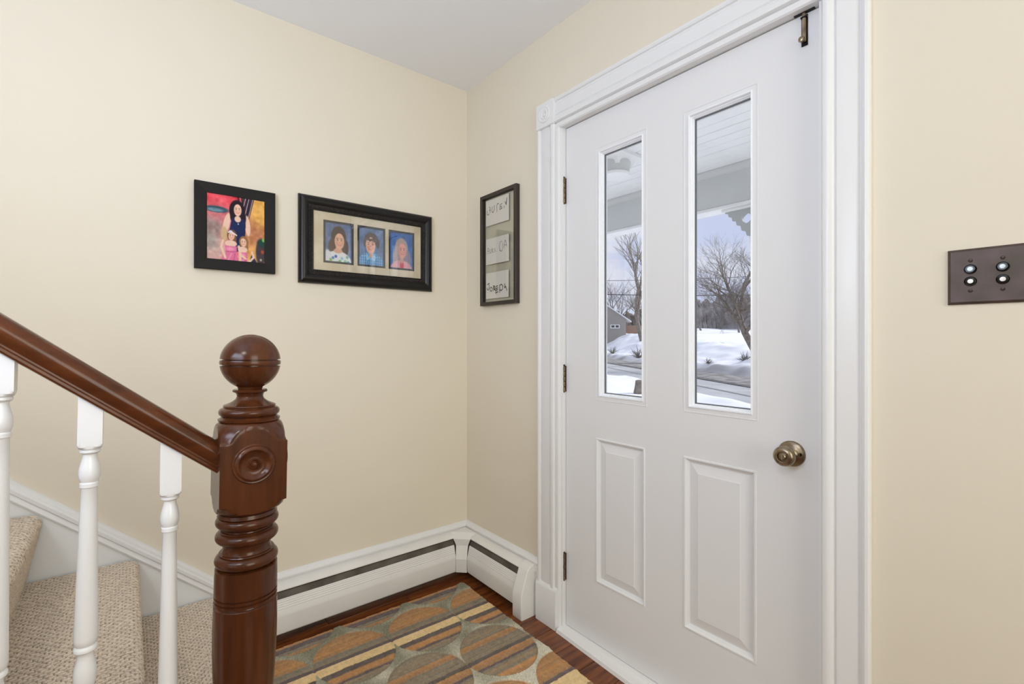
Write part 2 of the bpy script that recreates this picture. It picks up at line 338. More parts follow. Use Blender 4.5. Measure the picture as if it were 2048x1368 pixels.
# ================================================================== BASEBOARD HEATER
ht = empty('baseboard_heater', (.3, -.3, 0), 'long white enamelled baseboard heater wrapping the corner below the pictures', 'heater')
ho = (.3, -.3, 0)
cover = [(.057, .162), (.0595, .1625), (.0620, .160), (.0615, .158), (.0645, .152), (.0635, .150), (.0665, .144), (.0655, .142), (.0685, .136), (.0675, .134), (.0705, .128), (.0695, .126), (.076, .108), (.0775, .100), (.073, .036), (.071, .034), (.069, .036), (.073, .100), (.0715, .107)]
hood = [(.014, .036), (.016, .036), (.016, .214), (.020, .2145), (.050, .2005), (.0555, .1955), (.0555, .192), (.050, .196), (.018, .208), (.014, .208)]
def run(nm, prof, m, side, a, b):
    if side == 'L': path = [(0, a, 0), (0, b, 0)]; fr = [((1, 0, 0), (0, 0, 1))]*2
    else: path = [(a, 0, 0), (b, 0, 0)]; fr = [((0, -1, 0), (0, 0, 1))]*2
    return sweep(nm, prof, path, fr, ht, m, off=ho)
DAMP = mat('heater_damper', srgb(104, 98, 90), .5, .4, .1, rgb2=srgb(78, 72, 66), vscale=12)
damp = [(.022, .200), (.052, .186), (.060, .158), (.056, .156), (.050, .182), (.022, .196)]
fins = [(.02, .05), (.05, .05), (.05, .15), (.02, .15)]
for s, a, b in (('L', -1.04, -.115), ('R', .115, .495)):
    run('front_cover', cover, OLDWH, s, a, b); run('top_hood', hood, OLDWH, s, a if s == 'L' else .02, b if s == 'R' else -.02)
    run('damper', damp, DAMP, s, a, b); run('heating_element', fins, BLACK, s, a, b)
# inner corner cover (chamfered)
cv = [(.0, .214), (.056, .192), (.062, .160), (.0775, .100), (.074, .034)]
V = []
for a, z in cv[1:]:
    q = .038 if z < .17 else .055
    V += [(a, -(a+q) if z < .15 else -(a+q+.004), z), (a+q if z < .15 else a+q+.004, -a, z)]
Vb = [(x-.012, y+.012, z) for x, y, z in V]
Fc = []
for i in range(3):
    Fc += [(2*i, 2*i+1, 2*i+3, 2*i+2), (8+2*i, 8+2*i+1, 8+2*i+3, 8+2*i+2), (2*i, 2*i+2, 8+2*i+2, 8+2*i), (2*i+1, 2*i+3, 8+2*i+3, 8+2*i+1)]
Fc += [(0, 1, 9, 8), (6, 7, 15, 14)]
V2 = V+Vb; V2 = [(x+.003, y-.003, z) for x, y, z in V2]
V2 += [(.018, -.115, .2145), (.115, -.018, .2145), (.018, -.018, .2165), (.058, -.118, .1925), (.118, -.058, .1925), (.058, -.118, .188), (.118, -.058, .188)]
Fc += [(16, 17, 18), (16, 17, 20, 19), (19, 20, 22, 21)]
mesh('corner_cover', V2, Fc, ht, OLDWH, off=ho)
# end cap by the door casing
cp = [(.0, 0), (.090, 0), (.092, .004), (.092, .105), (.088, .112), (.058, .196), (.050, .206), (.020, .219), (.0, .219)]
sweep('end_cap', cp, [(.488, 0, 0), (.491, 0, 0), (.545, 0, 0), (.548, 0, 0)], [((0, -.97, 0), (0, 0, .99)), ((0, -1, 0), (0, 0, 1)), ((0, -1, 0), (0, 0, 1)), ((0, -.97, 0), (0, 0, .99))], ht, OLDWH, off=ho)
sweep('end_cap', cp, [(0, -1.045, 0), (0, -1.000, 0)], [((1, 0, 0), (0, 0, 1))]*2, ht, OLDWH, off=ho)
# ================================================================== STAIRS
RISE, RUN, NY, TX = .205, .235, -1.108, .995
LIFT = .019
def lev(i): return RISE*i+LIFT if i > 0 else 0.
st = empty('staircase', (.5, -1.1, 0), 'beige loop-carpeted stairs climbing along the left wall behind the balusters', 'staircase')
so = Vector((.5, -1.1, 0))
NST = 8
V = []; 
pts = [(NY+.0-.03, 0)]
for i in range(NST): pts += [(NY-i*RUN-.045, lev(i+1)-.03), (NY-(i+1)*RUN-.045, lev(i+1)-.03)]
pts += [(NY-NST*RUN-.035, 0)]
V = [(x, y, z) for x in (.02, TX-.012) for y, z in pts]; n = len(pts)
Fc = [tuple(range(n)), tuple(range(n, 2*n))]+[(i, (i+1) % n, (i+1) % n+n, i+n) for i in range(n)]
mesh('stair_body', V, Fc, st, WHITE, off=so)
CARP = mat('berber_carpet', srgb(236, 216, 190), .95, .1, rgb2=srgb(214, 190, 162), vscale=330, bump=.9, bscale=900)
def step_profile(i, ds):
    y_f = NY-i*RUN; z1 = lev(i+1); z0 = lev(i); r = .024; P = []
    y_back = NY-(i+1)*RUN-.038
    # riser bottom up to the nose (leans outwards), nose arc, tread back
    a = np.array([y_f-.038, z0-.006]); b = np.array([y_f-.001, z1-r-.006])
    segs = [a+(b-a)*t for t in np.linspace(0, 1, max(2, int(np.hypot(*(b-a))/ds)))]
    c = np.array([y_f-r, z1-r]); ts = np.linspace(-.1, math.pi/2, max(5, int(r*1.7/ds)))
    segs += [c+r*np.array([math.cos(t), math.sin(t)]) for t in ts]
    d = np.array([y_back, z1]); e = segs[-1]
    segs += [e+(d-e)*t for t in np.linspace(0, 1, max(2, int(np.hypot(*(d-e))/ds)))[1:]]
    return np.array(segs)
for i in range(NST):
    fine = i < 4; ds = .0021 if fine else .01
    P = step_profile(i, ds); n = len(P); T = np.gradient(P, axis=0); T /= np.linalg.norm(T, axis=1)[:, None]
    Nn = np.stack([T[:, 1], -T[:, 0]], 1)      # outward normal (towards +y / up)
    s = np.concatenate([[0], np.cumsum(np.linalg.norm(np.diff(P, axis=0), axis=1))])
    xs = np.arange(.024, TX, ds); S, X = np.meshgrid(s, xs, indexing='ij')
    ROW, STI = .0100, .0165
    Sg = S+i*.31; wv = .10*np.sin(Sg*70+i)+.08*np.sin(X*45)
    j = np.floor(X/ROW+wv); fr_ = X/ROW+wv-j
    jit = .5*(j % 2)+.12*((np.sin(j*12.9898+i*3.1)*43758.5453) % 1.0)
    u = Sg/STI+jit; k = np.floor(u); fu = u-k
    amp = .85+.3*((np.sin(j*78.233+k*37.719)*24634.63) % 1.0)
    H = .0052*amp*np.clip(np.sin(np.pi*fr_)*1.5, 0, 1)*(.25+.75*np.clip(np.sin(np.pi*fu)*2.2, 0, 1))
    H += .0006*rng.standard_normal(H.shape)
    tone = np.clip(H/.0034, 0, 1)[..., None]; CV = np.array([112, 94, 76])*(1-tone)+np.array([228, 212, 192])*tone+(rng.random(H.shape)[..., None]-.5)*26  # yarn painted darker in the low gaps between loops, adding to their shade
    if not fine: H = H*0+.002
    # round the side end of the carpet
    G = np.zeros((n, len(xs), 3)); G[..., 0] = X-.5
    G[..., 1] = P[:, 0][:, None]+Nn[:, 0][:, None]*H-so.y; G[..., 2] = P[:, 1][:, None]+Nn[:, 1][:, None]*H
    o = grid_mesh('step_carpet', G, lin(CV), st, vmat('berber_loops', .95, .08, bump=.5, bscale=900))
    mesh('carpet_edge', [(TX, p[0], p[1]) for p in P[::(6 if fine else 2)]]+[(TX, P[-1][0], P[-1][1]-.03), (TX, P[0][0]-.02, P[0][1])], [tuple(range(len(P[::(6 if fine else 2)])+2))], st, CARP, off=so)
# ================================================================== NEWEL
LEAN = -.018
nw = empty('newel_post', (.970, -1.166, 0), 'turned mahogany newel post with ball finial at the foot of the stairs', 'newel post')
nw.rotation_euler = (LEAN, 0, 0)
nz = 0.  # lengths measured along the post
nw.location.y = -1.190
def arc(zc, rc, R, a0, a1, n, sq=1.): return [(zc+R*math.sin(a)*sq, rc+R*math.cos(a)) for a in [a0+(a1-a0)*k/(n-1) for k in range(n)]]
ball = [(1.068, .020)]
for k in range(40):
    a = -1.13+(math.pi/2+1.13)*k/39
    z = 1.1275+.0560*math.sin(a); r = .0556*math.cos(a)
    if .003 < abs(z-1.1262) < .0062: r -= .0028 if abs(abs(z-1.1262)-.0046) < .0012 else .0
    ball.append((z, max(r, .0005)))
# cut the two equator grooves explicitly
ball = [q for q in ball if abs(q[0]-1.1265) > .0085]
ball += [(1.1175, .0548), (1.1190, .0552), (1.1196, .0505), (1.1214, .0505), (1.1220, .0550), (1.1262, .0560), (1.1304, .0550), (1.1310, .0505), (1.1328, .0505), (1.1334, .0552), (1.1352, .0549)]
ball.sort()
turned('ball_finial', ball, nw, MAHOG, 64, smooth=30)
neck = [(1.008, .052), (1.0095, .0560), (1.013, .0565), (1.0145, .0535), (1.0165, .0515), (1.018, .0500)] + arc(1.0265, .0475, .0082, -1.35, 1.35, 9) + [(1.036, .0470), (1.0385, .0480), (1.0405, .0465), (1.043, .0400), (1.047, .0320), (1.052, .0262), (1.057, .0240), (1.062, .0248), (1.0655, .0275), (1.0665, .0315), (1.0695, .0320), (1.0715, .0300)]
turned('finial_neck', neck, nw, MAHOG, 64, smooth=30)
HB = .0590
blk = [(.826, .050), (.829, .0555), (.832, .0590), (.834, .0633), (.8385, .0675), (.843, .0700), (.848, .0735), (.8515, .0834), (.853, .090), (.90, .090), (.95, .090), (.968, .090), (.9695, .0834), (.9720, .0760), (.9760, .0716), (.9830, .0694), (.9890, .0671), (.9945, .0645), (.9990, .0617), (1.0030, .0590), (1.0060, .0556), (1.0075, .0540), (1.0085, .052)]
turned('newel_block', blk, nw, MAHOG, 160, half=HB, smooth=24)
def torus(zc, rr, h, neck_): return arc(zc, rr-h, h, -1.45, 1.45, 11)
sh = [(.826, .052), (.822, .0535), (.8195, .0545), (.8185, .0520), (.8165, .0520)] + [(z, r) for z, r in reversed(torus(.8070, .0575, .0105, 0))] + [(.795, .0445), (.7925, .0435), (.7905, .0440), (.790, .0480), (.7885, .0495)] + [(z, r) for z, r in reversed(torus(.7770, .0575, .0110, 0))] + [(.7650, .0455), (.7625, .0440), (.7560, .0435), (.7490, .0440), (.7465, .0455), (.7455, .0495), (.7440, .0505)] + [(z, r) for z, r in reversed(torus(.7300, .0578, .0125, 0))] + [(.7165, .0545), (.7155, .0535), (.7145, .0562), (.700, .0570), (.664, .0572), (.6633, .0540), (.6610, .0540), (.6600, .0572), (.6560, .0572), (.6550, .0540), (.6527, .0540), (.6517, .0572), (.6477, .0572), (.6467, .0538), (.6445, .0545), (.642, .0575), (.60, .0583), (.55, .0578), (.50, .0560), (.45, .0535), (.40, .0500), (.36, .0470), (.34, .0455), (.335, .049), (.325, .052), (.315, .049), (.31, .047), (.30, .050)]
sh = sorted(sh)
turned('turned_shaft', sh, nw, MAHOG, 72, smooth=30)
boxes('base_block', [(-.0625, -.0625, .003, .0625, .0625, .302)], nw, MAHOG, .004)
ros = [(0, .0385), (.002, .0385), (.0045, .0365), (.0040, .0345), (.0050, .0325), (.0085, .0300), (.0085, .0285), (.0055, .0255), (.0020, .0220), (.0005, .0170), (.0010, .0110), (.0030, .0100), (.0045, .0085), (.0030, .0068), (.0050, .0055), (.0085, .0040), (.0098, .0020), (.0100, .0003)]
for rot, lo in (((0, R_(90), 0), (HB-.0005, -.001, .9300)), ((R_(-90), 0, 0), (0, HB-.0005, .9300)), ((0, R_(-90), 0), (-HB+.0005, 0, .9300))):
    r = turned('rosette', ros, nw, MAHOG, 48, smooth=30); r.rotation_euler = rot; r.location = lo
# ================================================================== HANDRAIL
hs = .823; hl = math.sqrt(1+hs*hs)
hrY0 = -1.226
rail = empty('handrail', (.970, hrY0, .907), 'moulded mahogany handrail sloping up to the left from the newel', 'handrail')
T = Vector((0, -1, hs))/hl; U = Vector((0, hs, 1))/hl; A = Vector((1, 0, 0))
rp = [(.020, 0), (.0255, .0015), (.0270, .0045), (.0260, .0080), (.0235, .0100), (.0228, .0125), (.0255, .0160), (.0285, .0215), (.0298, .0275), (.0290, .0330), (.0262, .0385), (.0215, .0430), (.0150, .0465), (.0075, .0482)]
prof = rp+[(0, .0486)]+[(-a, b) for a, b in reversed(rp)]
Lr = 2.55
sweep('rail', prof, [(0, .02, -.02*hs), tuple(T*Lr)], [(A, Vector((0, 0, hl)))]*1+[(A, U)], rail, RAILW, smooth=28)
# ================================================================== BALUSTERS
bprof = [(-.30, .0115), (0.0, .0115)]
HBB = .0163
def baluster(y, zoff, lean, label, tread_z):
    """zoff = height of the underside of the top block"""
    b = empty('baluster', (.970, y, tread_z), label, 'baluster', 'white balusters under the handrail')
    b.rotation_euler = (lean, 0, 0)
    railz = .907+(hrY0-y)*hs
    k = zoff-tread_z
    top = railz-tread_z+.004
    # blocks cut to slope at the top
    p = [(k-.0005, .0125), (k+.001, .0155), (k+.005, .0205), (k+.009, .0240), (k+.02, .03), (k+.04, .03)]
    o = turned('top_block', p, b, BALW, 64, half=HBB, smooth=24)
    hgt = top-(k+.04)
    V = [(sx*HBB, sy*HBB, z) for z in (0, 1) for sx, sy in ((-1, -1), (1, -1), (1, 1), (-1, 1))]
    V = [(x, yy, k+.04 if z == 0 else top-hs*yy-.0) for x, yy, z in V]
    me = mesh('tmp', V, [(0, 1, 2, 3), (4, 5, 6, 7), (0, 1, 5, 4), (1, 2, 6, 5), (2, 3, 7, 6), (3, 0, 4, 7)], None, BALW)
    bm = bmesh.new(); bm.from_mesh(o.data); bm.from_mesh(me.data); bm.to_mesh(o.data); bm.free(); autosmooth(o.data, 24)
    bpy.data.objects.remove(me)
    q = [(0, .012), (-.0015, .0140), (-.005, .0142), (-.0068, .0128), (-.0085, .0100), (-.012, .0096), (-.018, .0108), (-.026, .0128), (-.034, .0145), (-.042, .0150), (-.049, .0144), (-.054, .0128), (-.0565, .0117), (-.058, .0122), (-.0585, .0132), (-.0650, .0132), (-.0660, .0118), (-.0675, .0111),
         (-.10, .0118), (-.15, .0130), (-.20, .0142), (-.25, .0153), (-.30, .0163), (-.325, .0165), (-.332, .0158), (-.3355, .0138), (-.337, .0130), (-.3385, .0150), (-.3410, .0162), (-.3450, .0162), (-.3475, .0148), (-.3490, .0120), (-.354, .0112), (-.362, .0122), (-.372, .0145), (-.384, .0160), (-.396, .0158), (-.406, .0140), (-.414, .0118), (-.417, .0125), (-.4185, .0148), (-.424, .0148), (-.426, .0120)]
    q = [(z+k, r) for z, r in q if z > -.07]+[(z+(.555 if k-.555 > -.35 else k), r) for z, r in q if z < -.32]
    z1_, z0_ = k-.0675, .555-.325
    q += [(z1_+(z0_-z1_)*t, .0111+.0054*t) for t in (.15, .35, .55, .75, .92)]
    q = sorted(q)
    turned('turned_shaft', q, b, BALW, 40, smooth=28)
    zb = .555-.424
    if zb > .004:
        turned('bottom_block', [(0.004, .03), (zb-.012, .03), (zb-.006, .021), (zb, .0135)], b, BALW, 64, half=HBB, smooth=24)
    return b
baluster(-1.3115, .880, -.010, 'white turned baluster nearest the dark newel post', lev(1))
baluster(-1.4277, .984, -.018, 'white turned baluster in the middle of the three', lev(2))
baluster(-1.5363, 1.082, -.018, 'white turned baluster cut off by the left edge of the photo', lev(2))
# ================================================================== PICTURES (flat prints as vertex colours)
class Canvas:
    def __init__(s, h, wd, bg): s.a = np.ones((h, wd, 3))*np.array(bg, float); s.h, s.w = h, wd; s.Y, s.X = np.mgrid[0:1:h*1j, 0:1:wd*1j]
    def mixm(s, m, c): m = np.clip(m, 0, 1)[..., None]; s.a = s.a*(1-m)+np.array(c, float)*m
    def ell(s, cx, cy, rx, ry, c, soft=.12, rot=0., op=1.):
        dx, dy = s.X-cx, s.Y-cy; r = s.w/s.h; ca, sa = math.cos(rot), math.sin(rot)
        x = (dx*r*ca+dy*sa)/r; y = (-dx*r*sa+dy*ca)
        d = np.sqrt((x/rx)**2+(y/ry)**2); s.mixm(op*np.clip((1-d)/soft+.5, 0, 1), c)
    def poly(s, pts, c, op=1.):
        ins = np.zeros((s.h, s.w), bool); n = len(pts)
        for i in range(n):
            x0, y0 = pts[i]; x1, y1 = pts[(i+1) % n]
            if y0 == y1: continue
            cnd = ((s.Y > min(y0, y1)) & (s.Y <= max(y0, y1))); xx = x0+(s.Y-y0)*(x1-x0)/(y1-y0); ins ^= cnd & (s.X < xx)
        s.mixm(ins*op, c)
    def line(s, p, wd, c, op=1.):
        for (x0, y0), (x1, y1) in zip(p[:-1], p[1:]):
            r = s.w/s.h; dx, dy = (x1-x0)*r, y1-y0; L2 = dx*dx+dy*dy+1e-9
            t = np.clip(((s.X-x0)*r*dx+(s.Y-y0)*dy)/L2, 0, 1); d = np.hypot((s.X-x0)*r-t*dx, s.Y-y0-t*dy); s.mixm(op*np.clip((wd-d)/(wd*.6)+.3, 0, 1), c)
    def noise(s, amp, cell, seed=1): s.a += (hnoise(s.h, s.w, cell, seed)[..., None]-.5)*amp
def face(c, cx, cy, rx, ry, skin, smile=True, tilt=0.):
    c.ell(cx, cy, rx, ry, skin, .10, tilt); sh_ = tuple(k*.80 for k in skin)
    c.ell(cx-rx*.62, cy+ry*.1, rx*.4, ry*.6, sh_, .9, op=.30); c.ell(cx+rx*.65, cy+ry*.2, rx*.35, ry*.5, sh_, .9, op=.25)
    for sx in (-1, 1):
        c.ell(cx+sx*rx*.40, cy-ry*.14, rx*.19, ry*.085, (235, 225, 218), .6, op=.35); c.ell(cx+sx*rx*.40, cy-ry*.13, rx*.12, ry*.07, (58, 38, 32), .7, op=.85)
        c.ell(cx+sx*rx*.40, cy-ry*.33, rx*.24, ry*.04, (70, 45, 35), .7, op=.75)
    c.ell(cx, cy+ry*.16, rx*.12, ry*.10, tuple(k*.86 for k in skin), .9, op=.8); c.ell(cx-rx*.5, cy+ry*.25, rx*.2, ry*.15, (226, 130, 110), .9, op=.3); c.ell(cx+rx*.5, cy+ry*.25, rx*.2, ry*.15, (226, 130, 110), .9, op=.3)
    c.ell(cx, cy+ry*.47, rx*.36, ry*.085, (192, 92, 86), .6, op=.8)
    if smile: c.ell(cx, cy+ry*.45, rx*.24, ry*.035, (244, 232, 224), .7, op=.7)
PHOTO = vmat('photo_print', .6, .15)
def print_grid(name, cv, place, parent):
    for _ in range(2): a = np.pad(cv.a, ((1, 1), (1, 1), (0, 0)), 'edge'); cv.a = (a[1:-1, 1:-1]*2+a[:-2, 1:-1]+a[2:, 1:-1]+a[1:-1, :-2]+a[1:-1, 2:])/6
    h, wd = cv.h, cv.w; V, U = np.mgrid[0:1:h*1j, 0:1:wd*1j]; P = place(U, V); return grid_mesh(name, P, lin(cv.a), parent, PHOTO)
# ---- picture 1: square black frame
f1 = empty('picture_frame', (0, -1.048, 1.591), 'plain black frame holding a colour photo of a woman and two girls', 'picture frame')
def onleft(y0, y1, z0, z1): return lambda u, v, d: (d, u, v)
def frame_bar(prof, r, parent, m, place, name='frame_bar'):
    """mitred four-piece frame: prof = [(inset, depth)], r=(u0,v0,u1,v1)"""
    for k in range(4):
        V = []
        for (i, d) in prof:
            q = inset(r, i); cs = [(q[0], q[1]), (q[2], q[1]), (q[2], q[3]), (q[0], q[3])]
            V += [place(*cs[k], d), place(*cs[(k+1) % 4], d)]
        n = len(prof); Fc = [(2*j, 2*j+1, 2*((j+1) % n)+1, 2*((j+1) % n)) for j in range(n)]
        Fc += [tuple(2*j for j in range(n)), tuple(2*j+1 for j in range(n))]
        mesh(name, V, Fc, parent, m, smooth=30)
r1 = (-.1335, -.1585, .1335, .1585)
plL = lambda u, v, d: (d, u, v)
frame_bar([(0, .001), (0, .021), (.0015, .022), (.034, .0205), (.0385, .019), (.0385, .001)], r1, f1, ENDS, plL)
c = Canvas(300, 240, (214, 96, 104)); c.noise(60, 40, 3)
c.poly([(0, 0), (.55, 0), (.5, .22), (0, .25)], (222, 72, 84)); c.noise(40, 30, 5)
c.ell(.15, .55, .30, .36, (206, 134, 134), .8, op=.8); c.ell(.08, .52, .20, .14, (140, 128, 120), .8, rot=.4, op=.8); c.ell(.05, .85, .30, .22, (206, 168, 158), .9)
c.ell(.06, .72, .14, .12, (158, 150, 140), .9, op=.8)
c.ell(.16, .235, .20, .050, (62, 84, 96), .25); c.ell(.14, .245, .13, .026, (116, 146, 160), .6)
c.poly([(.55, 0), (1, 0), (1, 1), (.62, 1), (.60, .4)], (222, 160, 92))
c.ell(.85, .45, .22, .16, (176, 112, 82), .9); c.ell(.95, .2, .2, .25, (236, 180, 92), .9, op=.8); c.ell(.8, .62, .2, .12, (190, 126, 90), .9, op=.8); c.noise(34, 14, 9)
for k in range(9):
    x = .52+k*.035; c.line([(x, -.02), (x+.12-k*.03, .42)], .012, [(70, 22, 34), (200, 90, 100), (30, 26, 40)][k % 3])
c.poly([(.62, 0), (.80, 0), (.68, .33), (.62, .3)], (34, 34, 50), .8)
for x in (.66, .72, .79): c.line([(x, -.01), (x-.09, .34)], .005, (225, 190, 190))
c.poly([(.72, 1), (.77, .86), (.86, 1)], (44, 48, 68)); c.ell(.93, .83, .09, .22, (72, 62, 66), .3); c.ell(.95, .68, .08, .06, (40, 70, 62), .4); c.ell(.99, .63, .04, .03, (126, 186, 96), .5); c.ell(.96, .82, .03, .03, (170, 76, 60), .5); c.ell(.93, .95, .02, .02, (170, 180, 150), .5)
SK = (236, 196, 172)
c.ell(.33, .43, .055, .17, SK, .2, rot=.22); c.ell(.69, .43, .05, .16, SK, .2, rot=-.1)                  # arms
c.ell(.51, .22, .135, .17, (38, 26, 34), .12); c.ell(.44, .31, .05, .09, (38, 26, 34), .3); c.ell(.61, .32, .055, .12, (38, 26, 34), .3)
c.poly([(.42, .34), (.62, .33), (.66, .40), (.64, .85), (.42, .85), (.38, .52)], (32, 42, 84)); c.ell(.52, .345, .055, .05, SK, .2)
face(c, .52, .205, .066, .093, (240, 194, 170)); c.ell(.53, .42, .012, .01, (220, 220, 230), .5)
c.ell(.29, .60, .06, .12, (206, 170, 130), .4)                                                                  # girls
for cx, cy, hr, wdt in ((.415, .62, (122, 84, 58), .115), (.62, .70, (150, 106, 70), .085)):
    c.ell(cx+.005, cy-.01, .082, .092, hr, .2); c.ell(cx+.055, cy+.07, .03, .08, hr, .4)
    c.ell(cx-.01, cy+.115, .022+wdt*.7, .05, SK, .2)
    c.poly([(cx-wdt, cy+.155), (cx+wdt*.8, cy+.155), (cx+wdt*.75, cy+.27), (cx+wdt*1.05, 1.01), (cx-wdt*1.7, 1.01), (cx-wdt*.85, cy+.27)], (222, 116, 152))
    c.ell(cx-wdt*.2, cy+.20, wdt*.6, .03, (238, 150, 178), .8); c.line([(cx-wdt*.8, cy+.245), (cx+wdt*.75, cy+.235)], .007, (196, 84, 128)); c.line([(cx, cy+.27), (cx-wdt*.5, 1)], .012, (240, 160, 186), .7); c.line([(cx+wdt*.5, cy+.27), (cx+wdt*.3, 1)], .010, (190, 84, 124), .6)
    face(c, cx, cy, .052, .066, (238, 190, 164), tilt=.15 if cx < .5 else -.1)
c.line([(.27, .70), (.24, .80), (.31, .96)], .018, SK); c.line([(.54, .77), (.565, .9), (.56, 1)], .022, SK); c.line([(.77, .84), (.80, .92), (.72, 1)], .018, SK); c.line([(.57, .90), (.66, .95)], .018, SK)
c.line([(.36, .565), (.42, .555), (.50, .60)], .010, (240, 226, 230)); c.ell(.40, .55, .03, .018, (214, 214, 240), .3)
c.noise(16, 2.2, 11)
print_grid('photo_print', c, lambda U, V: np.stack([np.full_like(U, .0165), -.096+U*.192, .121-V*.242], -1), f1)
boxes('frame_backing', [(.002, -.125, -.15, .012, .125, .15)], f1, BLACK)
# ---- picture 2: wide frame with three school photos
f2 = empty('picture_frame', (0, -.519, 1.5895), 'wide ornate black frame with three school portraits in a cream mat', 'picture frame')
r2 = (-.307, -.182, .307, .182)
FR2 = mat('ebony_gloss_frame', srgb(20, 17, 16), .3, .35)
frame_bar([(0, .001), (0, .012), (.003, .018), (.008, .0225), (.015, .0255), (.023, .0260), (.030, .0235), (.036, .0185), (.038, .0165), (.053, .0140), (.0545, .0150), (.0575, .0150), (.059, .0115), (.059, .001)], r2, f2, FR2, plL)
# carved rope band: one joined strip of little slanted ridges
V = []; Fc = []
def ridge(cu, cv_, du, dv, tu, tv):
    n = len(V)
    for s in (-1, 1):
        V.append(plL(cu+s*du-tu, cv_+s*dv-tv, .0140)); V.append(plL(cu+s*du*.8, cv_+s*dv*.8, .0188)); V.append(plL(cu+s*du+tu, cv_+s*dv+tv, .0140))
    Fc.extend([(n, n+1, n+4, n+3), (n+1, n+2, n+5, n+4), (n, n+1, n+2), (n+3, n+4, n+5)])
q2 = inset(r2, .0455); st_ = .0070
u = q2[0]
while u < q2[2]:
    for v in (q2[1], q2[3]): ridge(u, v, .0035, .0070, .0026, 0)
    u += st_
v = q2[1]
while v < q2[3]:
    for uu in (q2[0], q2[2]): ridge(uu, v, .0070, .0035, 0, .0026)
    v += st_
tag(mesh('carved_band', V, Fc, f2, mat('highlit_rope_carving', srgb(64, 56, 50), .3, .5)), label='carved rope band', kind='stuff')  # band colour lightened to stand in for highlights on the ridges
openz = (-.0905, .0905); mats = [(-.2035, -.0735), (-.0575, .0725), (.0885, .2185)]
mats = [(a-.004, b-.004) for a, b in mats]
MATC = mat('cream_mat_board', srgb(222, 210, 184), .8, .1, rgb2=srgb(206, 190, 160), vscale=14, bump=.2, bscale=300)
MATD = mat('black_mat_board', srgb(38, 40, 42), .7, .2)
us = [-.247]+[x for ab in mats for x in ab]+[.247]
bx = [(.0070, us[0], -.123, .0090, us[-1], openz[0]), (.0070, us[0], openz[1], .0090, us[-1], .123)]
for k in range(0, 8, 2): bx.append((.0070, us[k], openz[0], .0090, us[k+1], openz[1]))
boxes('cream_mat', bx, f2, MATC)
boxes('frame_backing', [(.0015, -.28, -.16, .004, .28, .16)], f2, BLACK)
HAIR = (54, 34, 28)
def school(k):
    bgc = [(92, 112, 152), (86, 112, 152), (20, 96, 172)][k]; c = Canvas(180, 130, bgc); c.noise(46, 26, 20+k); c.noise(26, 9, 30+k)
    c.ell(.5, 1.0, .55, .5, tuple(x+24 for x in bgc), .9, op=.6)
    if k == 0:
        c.ell(.50, .36, .27, .27, HAIR, .12); c.ell(.30, .58, .17, .20, (74, 48, 38), .25, rot=.2); c.ell(.74, .60, .13, .20, (74, 48, 38), .25)
        c.ell(.48, .66, .09, .12, (212, 160, 130), .2); c.ell(.46, 1.0, .52, .30, (226, 228, 226), .08); c.ell(.10, .95, .16, .26, (218, 220, 222), .2)
        c.ell(.48, .70, .16, .06, (214, 164, 136), .2)
        for x, y, cc in ((.30, .88, (70, 120, 190)), (.22, .93, (120, 180, 80)), (.40, .84, (40, 80, 160)), (.55, .95, (120, 180, 90)), (.62, .88, (150, 190, 230)), (.82, .84, (110, 180, 170)), (.85, .97, (90, 140, 190)), (.48, .99, (100, 160, 210)), (.74, .95, (120, 190, 150))): c.ell(x, y, .05, .035, cc, .5, rot=.6)
        face(c, .53, .46, .175, .20, (232, 178, 146))
    elif k == 1:
        c.ell(.5, .30, .26, .17, (72, 50, 42), .15); c.ell(.27, .40, .07, .12, (72, 50, 42), .3); c.ell(.76, .40, .07, .12, (66, 46, 38), .3)
        c.ell(.47, .68, .11, .10, (214, 160, 132), .2)
        m0 = c.a.copy(); c.ell(.48, 1.05, .58, .40, (96, 160, 206), .06); msk = np.abs(c.a-m0).sum(-1) > 20
        for g in range(12):
            c.mixm(msk*(np.abs((c.X*12+.3*c.Y) % 1-.5) < .14)*.5, (44, 96, 160)); c.mixm(msk*(np.abs((c.Y*14) % 1-.5) < .14)*.06, (190, 224, 240))
        c.poly([(.34, .68), (.46, .80), (.34, .86), (.26, .74)], (150, 196, 226)); c.poly([(.62, .68), (.50, .80), (.62, .88), (.70, .76)], (150, 196, 226)); c.ell(.48, .72, .07, .06, (210, 156, 128), .2)
        face(c, .47, .46, .19, .215, (236, 180, 156))
        for q in range(26): c.ell(.29+.4*random.random(), .20+.14*random.random(), .04, .03, (92, 66, 52) if q % 2 else (58, 40, 34), .6)
    else:
        c.ell(.50, .45, .28, .30, (176, 150, 140), .2); c.ell(.28, .72, .15, .26, (170, 150, 150), .3); c.ell(.76, .72, .15, .26, (140, 132, 150), .3)
        c.ell(.50, 1.02, .48, .26, (224, 160, 170), .12); c.ell(.52, .90, .08, .12, (206, 60, 84), .4); c.ell(.52, .74, .08, .10, (206, 150, 136), .3)
        face(c, .54, .50, .17, .20, (230, 160, 146))
    c.noise(14, 2., 40+k); return c
for k, (a, b) in enumerate(mats):
    bw = .0095
    boxes('mat_liner', [(.0055, a-.001, openz[0]-.001, .0070, a+bw, openz[1]+.001), (.0055, b-bw, openz[0]-.001, .0070, b+.001, openz[1]+.001), (.0055, a+bw, openz[0]-.001, .0070, b-bw, openz[0]+bw), (.0055, a+bw, openz[1]-bw, .0070, b-bw, openz[1]+.001)], f2, MATD)
    lab = ['portrait of a girl with long dark hair', 'portrait of a boy in a blue checked shirt', 'portrait of a fair-haired child on bright blue'][k]
    tag(print_grid('photo_print', school(k), lambda U, V, a=a, b=b: np.stack([np.full_like(U, .0052), a+.006+U*(b-a-.012), .0865-V*.173], -1), f2), lab)
